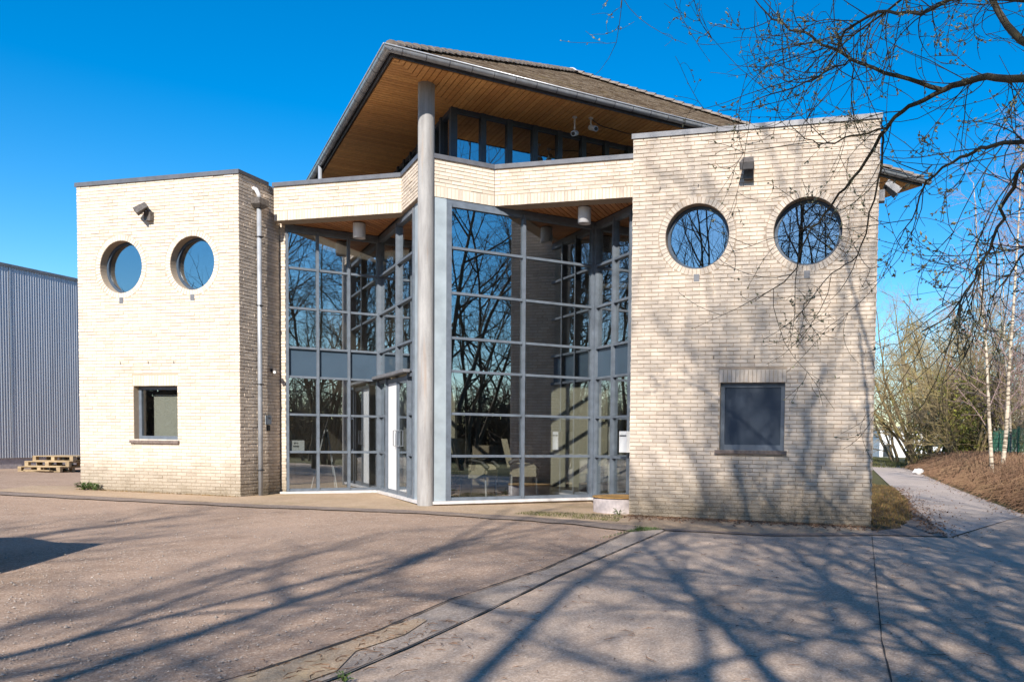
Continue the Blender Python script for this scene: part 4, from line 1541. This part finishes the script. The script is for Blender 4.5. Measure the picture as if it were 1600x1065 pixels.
def smooth_pts(P, k=4):
    P = np.array(P, float)
    n = len(P)
    out = []
    Q = np.vstack([2 * P[0] - P[1], P, 2 * P[-1] - P[-2]])
    for i in range(n - 1):
        p0, p1, p2, p3 = Q[i:i + 4]
        for j in range(k):
            t_ = j / k
            out.append(.5 * ((2 * p1) + (-p0 + p2) * t_ + (2 * p0 - 5 * p1 + 4 * p2 - p3) * t_ ** 2 + (-p0 + 3 * p1 - 3 * p2 + p3) * t_ ** 3))
    out.append(P[-1])
    return np.array(out)


willow = thing('willow_tree', 'budding willow whose boughs hang across the sky and the right brick block', 'tree', (0, 0, 0))
tk, tw, bd = MB(), MB(), MB()
nr = np.random.default_rng(21)


def bud(p, d, s):
    d = d / (np.linalg.norm(d) + 1e-9)
    a = np.cross(d, (0, 0, 1.)); a /= np.linalg.norm(a) + 1e-9
    b = np.cross(d, a)
    c_ = p + d * s * .45
    w = s * .24
    bd.add([p, c_ + a * w, c_ + b * w, c_ - a * w, c_ - b * w, p + d * s],
           [(0, 2, 1), (0, 3, 2), (0, 4, 3), (0, 1, 4), (5, 1, 2), (5, 2, 3), (5, 3, 4), (5, 4, 1)])


def willow_twig(p, d, L, r, lev):
    n = 6
    pts = [p.copy()]
    d = d / np.linalg.norm(d)
    cv = nr.normal(0, .16, 3) + np.array((0, 0, -.10 if lev == 0 else .04))
    for i in range(n):
        d = d + nr.normal(0, .05, 3) + cv + np.array((0, 0, .05 * i if lev == 0 else .03))
        d /= np.linalg.norm(d)
        p = p + d * L / n
        pts.append(p.copy())
    pts = np.array(pts)
    tw.tube(pts, np.linspace(r, .0016, n + 1), 4, False)
    if lev < 2:
        for j in range(int(nr.integers(1, 5))):
            f = nr.uniform(.2, .95); i = min(int(f * n), n - 1)
            t_ = pts[i + 1] - pts[i]; t_ /= np.linalg.norm(t_)
            a = nr.normal(0, 1, 3); a -= t_ * (a @ t_); a /= np.linalg.norm(a)
            g = math.radians(nr.uniform(25, 60))
            willow_twig(pts[i], t_ * math.cos(g) + a * math.sin(g), L * nr.uniform(.3, .6), r * .62, lev + 1)
    if lev > 0 or L < .5:
        for j in range(int(nr.integers(0, 5))):
            i = int(nr.integers(2, n + 1))
            t_ = pts[i] - pts[i - 1]
            bud(pts[i], t_ / np.linalg.norm(t_) * .7 + nr.normal(0, .5, 3), nr.uniform(.018, .040))


for k, (P, (r0, r1)) in enumerate(limbs):
    S = smooth_pts(P)
    S[1:-1] += nr.normal(0, .008, S[1:-1].shape)
    rad = np.linspace(r0, r1, len(S))
    tk.tube(S, rad, 10 if r0 > .03 else 7, False)
    if k == 0:
        continue
    Ls = float(np.linalg.norm(np.diff(S, axis=0), axis=1).sum())
    nt = int(Ls * {3: 5, 8: 4, 9: 4, 10: 5, 6: 8, 12: 8, 11: 5}.get(k, 8))
    for j in range(nt):
        f = nr.uniform(.12, .99)
        i = min(int(f * (len(S) - 1)), len(S) - 2)
        t_ = S[i + 1] - S[i]; t_ /= np.linalg.norm(t_)
        a = nr.normal(0, 1, 3); a[2] -= .15; a -= t_ * (a @ t_); a /= np.linalg.norm(a)
        g = math.radians(nr.uniform(25, 65))
        willow_twig(S[i], t_ * math.cos(g) + a * math.sin(g), nr.uniform(.35, 1.15), min(.0042, rad[i] * .5 + .001), 0 if nr.random() < .6 else 1)
tk.build('trunk', M['willow_bark'], willow, True)
tw.build('twigs', M['willow_bark'], willow, True)
bd.build('buds', M['bud'], willow)

# ------------------------------------------------------------------ right-hand background
BI = []
for sd, st in ((201, 2), (202, 1), (203, 3)):
    rr = random.Random(sd)
    base = []
    for i in range(st):
        base.append(((.3 * i, .1 * i, -.1), (rr.uniform(-.12, .08), rr.uniform(-.05, .05), 1), rr.uniform(9.5, 12), rr.uniform(.065, .085)))
    specs = [dict(seg=12, wob=.025, up=.02, tip=.15),
             dict(n=26, seg=6, wob=.06, up=.02, tip=.3, **{'from': .18}, ang=50, len=2.6, r=.016, fall=.6),
             dict(n=8, seg=5, wob=.12, up=-.04, tip=.4, **{'from': .15}, ang=40, len=.95, r=.0085, fall=.4),
             dict(n=4, seg=3, wob=.14, up=-.05, tip=.5, **{'from': .2}, ang=38, len=.42, r=.0055, fall=.3)]
    lv = grow(sd, base, specs, [[] for _ in specs])
    BI.append(tree_meshes(lv, 1, (8, 4, 3, 3), 'birch', M['birch'], M['purple_twig']))
GB = 'white-stemmed birches on the bank right of the path'
for k, x, y, rz, s, lab in [
        (0, 11.0, 25.2, 0, 1.0, 'twin white birch leaning in front of the green fence, nearest the path'),
        (1, 12.6, 24.8, 60, 1.0, 'slender single birch just right of the twin birch'),
        (2, 14.6, 29.5, 20, 1.05, 'three-stemmed birch behind the twin birch at the right edge'),
        (1, 16.6, 36, 200, 1.0, 'single birch beyond the green fence behind the twin birch'),
        (2, 13.4, 26.8, 310, 1.1, 'three-stemmed birch close behind the slender single birch'),
        (2, 18.2, 33, 80, 1.15, 'three-stemmed birch far right beyond the fence'),
        (0, 18.6, 40, 130, 1.05, 'twin birch farthest back beyond the green fence')]:
    place_tree(BI[k], x, y, R(rz), s, lab, GB, 'birch_tree')

TH = []
for sd, H, st, ln in ((301, 8.6, 9, .55), (302, 7.0, 8, .6)):
    rr = random.Random(sd)
    base = []
    for i in range(st):
        a = 2 * math.pi * i / st + rr.uniform(-.4, .4)
        base.append(((math.cos(a) * .5, math.sin(a) * .5, -.1), (math.cos(a) * ln * rr.uniform(.3, 1.1), math.sin(a) * ln * rr.uniform(.3, 1.1), 1), H * rr.uniform(.7, 1.1), .10 * rr.uniform(.6, 1.1)))
    specs = [dict(seg=9, wob=.09, up=.02, tip=.12),
             dict(n=13, seg=6, wob=.11, up=.03, tip=.25, **{'from': .12}, ang=45, len=2.9, r=.03, fall=.5),
             dict(n=7, seg=4, wob=.14, up=.02, tip=.3, **{'from': .1}, ang=45, len=1.2, r=.018, fall=.4),
             dict(n=5, seg=3, wob=.16, up=.02, tip=.5, **{'from': .1}, ang=42, len=.6, r=.012, fall=.3)]
    lv = grow(sd, base, specs, [[] for _ in specs])
    TH.append(tree_meshes(lv, 2, (6, 5, 3, 3), 'thicket', M['lichen_bark'], M['lichen_twig' if sd == 301 else 'grey_twig']))
GT = 'tangled shrubby trees along the path beyond the right block'


def thicket(k, x, y, rz, s, lab, ivy=0, sz=None):
    t_ = place_tree(TH[k], x, y, R(rz), s, lab, GT, 'thicket_tree')
    if sz: t_.scale = (s, s, sz)
    if ivy:
        mb = MB(); rr = np.random.default_rng(ivy)
        for i in range(ivy):
            a = rr.uniform(0, 6.28); h = rr.uniform(.2, 5.0); rad = rr.normal(.9, .45) * (.5 + h * .15)
            p0 = np.array((math.cos(a) * rad, math.sin(a) * rad, h)); u = rr.normal(0, 1, 3); u /= np.linalg.norm(u); v = np.cross(u, rr.normal(0, 1, 3)); v /= np.linalg.norm(v)
            q = rr.uniform(.05, .11)
            mb.add([p0 - u * q, p0 + v * q * .6, p0 + u * q, p0 - v * q * .6], [(0, 1, 2, 3)])
        mb.build('ivy', M['ivy'], t_)
    return t_


thicket(0, 16.3, 46, 0, 1.1, 'tall yellow-green lichened shrub tree nearest the path bend', 900)
thicket(1, 17.6, 43, 70, 1.0, 'ivy-covered leaning shrub tree beside the lichened one', 4200)
thicket(0, 16.6, 41.5, 250, .95, 'bright yellow-green shrub tree right beside the path bend', 1500)
thicket(0, 18.6, 40.5, 150, .9, 'pale yellow shrub tree in front of the fence end', 600)
thicket(1, 19.6, 60, 20, 1.35, 'grey twiggy tree rising behind the shrub trees beside the right block')
thicket(0, 20.0, 53, 80, 1.25, 'tall thin-topped bare tree behind the lichened shrub tree')
thicket(1, 17.5, 33, 200, .6, 'low purple-grey shrub behind the twin birch', 0)
thicket(1, 25, 47, 200, .9, 'grey shrub tree beyond the green fence', 0)
thicket(0, 29, 60, 240, 1.0, 'yellowish shrub tree far beyond the green fence', 0)

thicket(1, 21.3, 50, 100, 1.05, 'grey-brown shrub tree in front of the far white building')
thicket(0, 24.5, 70, 140, 1.5, 'tallest pale shrub tree, farthest along the path')

# bramble bank right of the path
def edge_pt(f):
    P = [(7.5, 15.0), (8.7, 19.5), (9.7, 23.8), (12.0, 32.5), (14.2, 40.7), (15.5, 46)]
    f *= len(P) - 1
    i = min(int(f), len(P) - 2)
    k = f - i
    return np.array(P[i]) * (1 - k) + np.array(P[i + 1]) * k


mb = MB(); rr = np.random.default_rng(31)
for i in range(20000):
    f = rr.random() ** .8; q = edge_pt(f); w = abs(rr.normal(0, 1)) * 2.0 + rr.uniform(0, .3)
    x, y = q[0] + w, q[1] - w * .25 + rr.normal(0, .3)
    bank = min(.5, w * .25)
    h = rr.uniform(.15, .65) * (.35 + min(1, w / 1.3)) 
    a = rr.uniform(0, 6.28); l = rr.uniform(.2, .8)
    dx, dy = math.cos(a) * l, math.sin(a) * l
    z0 = gz(x) - .03 + bank * .6
    mb.tube([(x, y, z0), (x + dx * .35, y + dy * .35, z0 + h), (x + dx * .8, y + dy * .8, z0 + h * .8), (x + dx, y + dy, z0 + h * .25)], [.009, .008, .006, .004], 3, False)
o = mb.build('bramble_bank', M['bramble']); tag(o, 'rusty brown tangle of dead brambles on the bank right of the path', None, None, 'stuff')
# bank of soil under it
mb = MB()
vs = []; fs = []
n = 24
prof = [(0, -.02), (.5, .06), (1.3, .22), (2.6, .34), (4.2, .36), (7, .2), (12, -.03)]
for i in range(n + 1):
    q = edge_pt(i / n)
    for w, h in prof:
        x = q[0] + w
        vs.append((x, q[1] - w * .25, gz(x) + h + (rr.normal(0, .03) if 0 < w < 12 else 0)))
m_ = len(prof)
for i in range(n):
    for j in range(m_ - 1):
        fs.append((i * m_ + j, i * m_ + j + 1, (i + 1) * m_ + j + 1, (i + 1) * m_ + j))
mb.add(vs, fs)
o = mb.build('bank', M['soil'], None, True); tag(o, 'low soil bank covered in leaf litter', None, None, 'structure')

# green mesh fence
P = [(11.2, 16), (12.5, 20), (13.6, 24.5), (14.7, 29), (16.1, 34.5), (17.8, 41)]
t_ = thing('mesh_fence', 'green wire mesh fence with square posts behind the bramble bank', 'fence', (0, 0, 0))
for (x0, y0), (x1, y1) in zip(P[:-1], P[1:]):
    L = math.hypot(x1 - x0, y1 - y0); ns = max(1, round(L / 2.5))
    for s_ in range(ns):
        xa, ya = x0 + (x1 - x0) * s_ / ns, y0 + (y1 - y0) * s_ / ns
        xb, yb = x0 + (x1 - x0) * (s_ + 1) / ns, y0 + (y1 - y0) * (s_ + 1) / ns
        z0 = gz(xa) + .25
        mb = MB(); mb.box(xa - .04, ya - .04, z0 - .4, xa + .04, ya + .04, z0 + 1.95); mb.build('post', M['fence_green'], t_)
        mb = MB()
        for k in range(26):
            f = (k + .5) / 26
            mb.tube([(xa + (xb - xa) * f, ya + (yb - ya) * f, z0), (xa + (xb - xa) * f, ya + (yb - ya) * f, z0 + 1.85)], .007, 3, False)
        for k in range(10):
            z = z0 + .05 + k * .2
            mb.tube([(xa, ya, z), (xb, yb, z)], .005, 3, False)
        mb.build('mesh_panel', M['fence_green'], t_)

# far white buildings and cars
t_ = thing('far_warehouse', 'long white industrial building far behind the trees on the right', 'warehouse', (0, 0, 0))
mb = MB(); mb.box(50, 158, -1.5, 150, 190, 3.9); mb.build('wall', M['far_white'], t_)
mb = MB(); mb.box(49.8, 157.6, 3.9, 150.2, 190.4, 4.4); mb.build('roof', M['far_grey'], t_)
for k in range(9):
    mb = MB(); mb.box(57 + k * 9, 157.9, .6, 61 + k * 9, 157.99, 2.4); mb.build('window', M['car_glass'], t_)
t_ = thing('far_shed', 'tall white end wall of a shed seen past the corner of the right block', 'building', (0, 0, 0))
mb = MB(); mb.box(27.6, 93, -1, 30.6, 100, 2.7); mb.build('wall', M['far_white'], t_)
mb = MB(); mb.box(27.4, 92.8, 2.7, 30.8, 100.2, 2.9); mb.build('roof', M['far_grey'], t_)
mb = MB(); mb.box(28.0, 92.95, -.4, 29.0, 92.995, 1.0); mb.build('door', M['car_glass'], t_)


def car(x, y, rz, label, paint):
    t_ = thing('parked_car', label, 'car', (x, y, gz(x)), rz, None)
    prof = [(-2.1, .30), (-2.12, .75), (-1.95, .88), (-1.35, .95), (-.75, 1.40), (.75, 1.44), (1.45, .98), (2.0, .90), (2.1, .6), (2.08, .30)]
    mb = MB()
    n = len(prof); vs = []
    for yy, sc in ((-.86, 1), (.86, 1)):
        for px, pz_ in prof:
            k = .86 if pz_ < 1.0 else .66
            vs.append((px, math.copysign(k, yy), pz_))
    fs = [tuple(range(n)), tuple(range(2 * n - 1, n - 1, -1))] + [(i, n + i, n + (i + 1) % n, (i + 1) % n) for i in range(n)]
    mb.add(vs, fs)
    mb.build('body', paint, t_)
    for sy in (-1, 1):
        mb = MB()
        vs = [(-1.15, sy * .845, .98), (1.25, sy * .845, 1.0), (.72, sy * .69, 1.38), (-.68, sy * .69, 1.35)]
        vs = [(a, b + sy * .012, c_) for a, b, c_ in vs] + [(a, b - sy * .01, c_) for a, b, c_ in vs]
        mb.add(vs, [(0, 1, 2, 3), (7, 6, 5, 4), (0, 4, 5, 1), (1, 5, 6, 2), (2, 6, 7, 3), (3, 7, 4, 0)]); mb.build('side_window', M['car_glass'], t_)
        for wx in (-1.3, 1.3):
            mb = MB(); mb.tube([(wx, sy * .89, .32), (wx, sy * .68, .32)], .32, 20); w = mb.build('wheel', M['rubber'], t_)
            mb = MB(); mb.tube([(wx, sy * .897, .32), (wx, sy * .885, .32)], .2, 14); mb.build('rim', M['zinc'], w)
        mb = MB(); mb.box(-2.135, sy * .62 - .16, .62, -2.105, sy * .62 + .16, .74); mb.build('headlight', M['white'], t_)
    mb = MB()
    vs = [(-1.36, -.74, .98), (-1.36, .74, .98), (-.79, .60, 1.385), (-.79, -.60, 1.385)]
    vs = [(a - .015, b, c_ + .012) for a, b, c_ in vs] + vs
    mb.add(vs, [(3, 2, 1, 0), (4, 5, 6, 7), (0, 1, 5, 4), (1, 2, 6, 5), (2, 3, 7, 6), (3, 0, 4, 7)]); mb.build('windscreen', M['car_glass'], t_)
    return t_


car(39.5, 122, R(75), 'dark blue car parked far off behind the twigs at the end of the path', M['car_paint'])
car(-7.7, 6.1, R(12), 'parked car outside the picture whose shadow falls across the asphalt', M['far_grey'])

mb = MB(); rr = np.random.default_rng(4)
vs = []
for i in range(6):
    for j in range(10):
        th = math.pi * i / 5; ph = 2 * math.pi * j / 10; r_ = .16 * rr.uniform(.75, 1.25)
        vs.append((12.6 + r_ * math.sin(th) * math.cos(ph) * 1.5, 36.5 + r_ * math.sin(th) * math.sin(ph), gz(12.6) + .12 + r_ * math.cos(th) * .75))
mb.add(vs, [(i * 10 + j, i * 10 + (j + 1) % 10, (i + 1) * 10 + (j + 1) % 10, (i + 1) * 10 + j) for i in range(5) for j in range(10)])
tag(mb.build('litter_bag', M['white_bag']), 'crumpled white litter bag at the edge of the path', 'bag')

# ------------------------------------------------------------------ ground cover, stones, weeds
def blades(name, n, region, h, mat, label, seed, w=.004):
    rr = np.random.default_rng(seed)
    mb = MB()
    P = np.array(region)
    lo, hi = P.min(0), P.max(0)
    def inside(x, y):
        c_ = False
        for i in range(len(P)):
            x0, y0 = P[i]; x1, y1 = P[i - 1]
            if (y0 > y) != (y1 > y) and x < (x1 - x0) * (y - y0) / (y1 - y0) + x0: c_ = not c_
        return c_
    k = 0
    while k < n:
        x, y = rr.uniform(lo, hi)
        if not inside(x, y): continue
        k += 1
        a = rr.uniform(0, 6.28); hh = h * rr.uniform(.4, 1.3); l = hh * rr.uniform(.2, 1.1)
        dx, dy = math.cos(a), math.sin(a)
        z0 = gz(x)
        mb.add([(x - dy * w, y + dx * w, z0 - .005), (x + dy * w, y - dx * w, z0 - .005), (x + dx * l * .5 + dy * w * .7, y + dy * l * .5 - dx * w * .7, z0 + hh * .7), (x + dx * l * .5 - dy * w * .7, y + dy * l * .5 + dx * w * .7, z0 + hh * .7), (x + dx * l, y + dy * l, z0 + hh)],
               [(0, 1, 2, 3), (3, 2, 4)])
    o = mb.build(name, mat)
    tag(o, label, None, None, 'stuff')


mreg = [(3.45, 11.75), (3.95, 12.2), (4.75, 14.0), (5.5, 16.4), (6.2, 18.6), (7.75, 24.7), (7.3, 26.5), (6.0, 24), (3.6, 14)]
sheet('grass_mound', mreg, .008, M['soil'], 'rusty patch of soil and moss beside the right block', .05)
blades('dry_grass', 7000, mreg, .06, M['drygrass'], 'short rusty grass beside the right block', 41)
blades('moss_grass', 3000, mreg, .05, M['greengrass'], 'mossy green tufts beside the right block', 42)
blades('strip_grass', 2600, [(-2.0, 13.1), (-1.0, 12.6), (-.3, 12.2), (-.2, 13.2), (-.9, 13.5), (-1.8, 13.6)], .022, M['greengrass'], 'sparse moss and grass on the gravel strip by the concrete ring', 43, .003)
blades('verge_grass', 6000, [(13.5, 46.5), (19, 78), (24, 78), (16.2, 47)], .12, M['greengrass'], 'grass verge at the far end of the path', 44, .012)
blades('channel_grass', 500, [(-.12, 10.9), (.35, 11.35), (.1, 11.5), (-.5, 10.0)], .03, M['leaf'], 'tiny weeds at the end of the drain channel', 45, .003)
for fr, u0, u1, sd in ((FB, -3.8, 0, 46), (FD, 0, 3.9, 47)):
    a, b, c_, d_ = fr.p(u0, .01, 0), fr.p(u1, .01, 0), fr.p(u1, .13, 0), fr.p(u0, .13, 0)
    blades('wall_foot_grass', 900, [a[:2], b[:2], c_[:2], d_[:2]], .022, M['drygrass'], 'dry debris and moss along the foot of the ' + ('left' if sd == 46 else 'right') + ' block', sd, .004)

def weed(x, y, s, label, n=30, seed=1):
    t_ = thing('weed', label, 'weed', (x, y, gz(x)))
    rr = np.random.default_rng(seed)
    mb = MB(); st = MB()
    for i in range(n):
        a = rr.uniform(0, 6.28); l = s * rr.uniform(.5, 1.2); h = s * rr.uniform(.3, 1.1)
        d = np.array((math.cos(a), math.sin(a), 0)); sd = np.array((-d[1], d[0], 0)) * s * rr.uniform(.10, .18)
        b = d * l * .35 + (0, 0, h * .6); c_ = d * l * .7 + (0, 0, h * .9); e_ = d * l + (0, 0, h * .8)
        st.tube([(0, 0, 0), b], .004, 3, False)
        mb.add([b, c_ + sd, e_, c_ - sd], [(0, 1, 2, 3)])
    mb.build('leaves', M['leaf'], t_); st.build('stems', M['leaf'], t_)


q = FB.p(-3.55, .14, 0)
weed(q[0], q[1], .17, 'leafy green weed at the foot of the left block beside the warehouse', 46, 1)
q = FB.p(-3.30, .12, 0)
weed(q[0], q[1], .15, 'smaller weed just right of the leafy one at the left block', 30, 2)
weed(.02, 11.15, .07, 'tiny green weed at the end of the drain channel', 20, 3)
weed(-1.45, 4.02, .05, 'tiny weed growing in the joint at the near end of the channel', 16, 4)
weed(-.30, 13.35, .12, 'thin weed between the concrete ring and the right block', 14, 5)

mb = MB(); rr = np.random.default_rng(51)
for i in range(13000):
    y = rr.uniform(3.2, 14); x = rr.uniform(-1.0 * y * .82, .5 * y)
    if y > 10.6 and x > -.2: continue
    if x > -2.2 + (y - 4) * .3 and rr.random() < .75: continue
    s = rr.uniform(.003, .009) * (1.7 if rr.random() < .06 else 1)
    z = gz(x) - .006
    a = rr.uniform(0, 6.28, 5)
    vs = [(x + s * math.cos(t0 * 1.256 + a[0]) * rr.uniform(.7, 1.2), y + s * math.sin(t0 * 1.256 + a[0]) * rr.uniform(.7, 1.2), z) for t0 in range(5)] + [(x + rr.normal(0, s * .2), y, z + s * rr.uniform(.6, 1.1))]
    mb.add(vs, [(k, (k + 1) % 5, 5) for k in range(5)])
o = mb.build('loose_stones', M['stones']); tag(o, 'small loose stones scattered on the asphalt', None, None, 'stuff')
mb = MB(); rr = np.random.default_rng(52)
for i in range(420):
    y = rr.uniform(3.4, 12) if i < 300 else rr.uniform(4, 5.4); x = rr.uniform(-1.2, .45 * y) if i < 300 else rr.normal(-1.75 + (y - 4) * .3, .25)
    if y > 10.4: continue
    a = rr.uniform(0, 6.28); l = rr.uniform(.01, .05) * (2 if rr.random() < .12 else 1); z = gz(x) + .004
    mb.tube([(x, y, z), (x + math.cos(a) * l, y + math.sin(a) * l, z + rr.uniform(0, .006)), (x + math.cos(a + .3) * l * 2, y + math.sin(a + .3) * l * 2, z)], [.0015, .003, .001], 3, False)
o = mb.build('twig_litter', M['litter']); tag(o, 'fallen twigs and catkins scattered over the slabs', None, None, 'stuff')

# fallen leaves along the path edge, on the mound and at the wall foot
mb = MB(); rr = np.random.default_rng(61)
for i in range(7000):
    k = rr.random()
    if k < .62:
        q = edge_pt(rr.random() ** 1.2); x, y = q[0] - rr.exponential(.22) + .25, q[1] + rr.normal(0, .3)
    elif k < .8:
        f = rr.random(); x, y = 4.1 + f * 3.4 + rr.exponential(.25), 11.4 + f * 13 + rr.normal(0, .2)
    else:
        f = rr.random(); q = FD.p(f * 3.9, .02 + rr.exponential(.18), 0); x, y = q[0], q[1]
    if k >= .8 and y > 13.4: continue
    s_ = rr.uniform(.012, .035); a = rr.uniform(0, 6.28); z = gz(x) + .012
    u = np.array((math.cos(a), math.sin(a), rr.normal(0, .3))) * s_; v = np.array((-math.sin(a), math.cos(a), rr.normal(0, .3))) * s_ * .5
    p0 = np.array((x, y, z))
    mb.add([p0 - u, p0 + v, p0 + u, p0 - v, p0 + (0, 0, s_ * .3)], [(0, 1, 4), (1, 2, 4), (2, 3, 4), (3, 0, 4)], rr.random())
o = mb.build('fallen_leaves', M['litter']); tag(o, 'dry fallen leaves along the path edge and the foot of the right block', None, None, 'stuff')
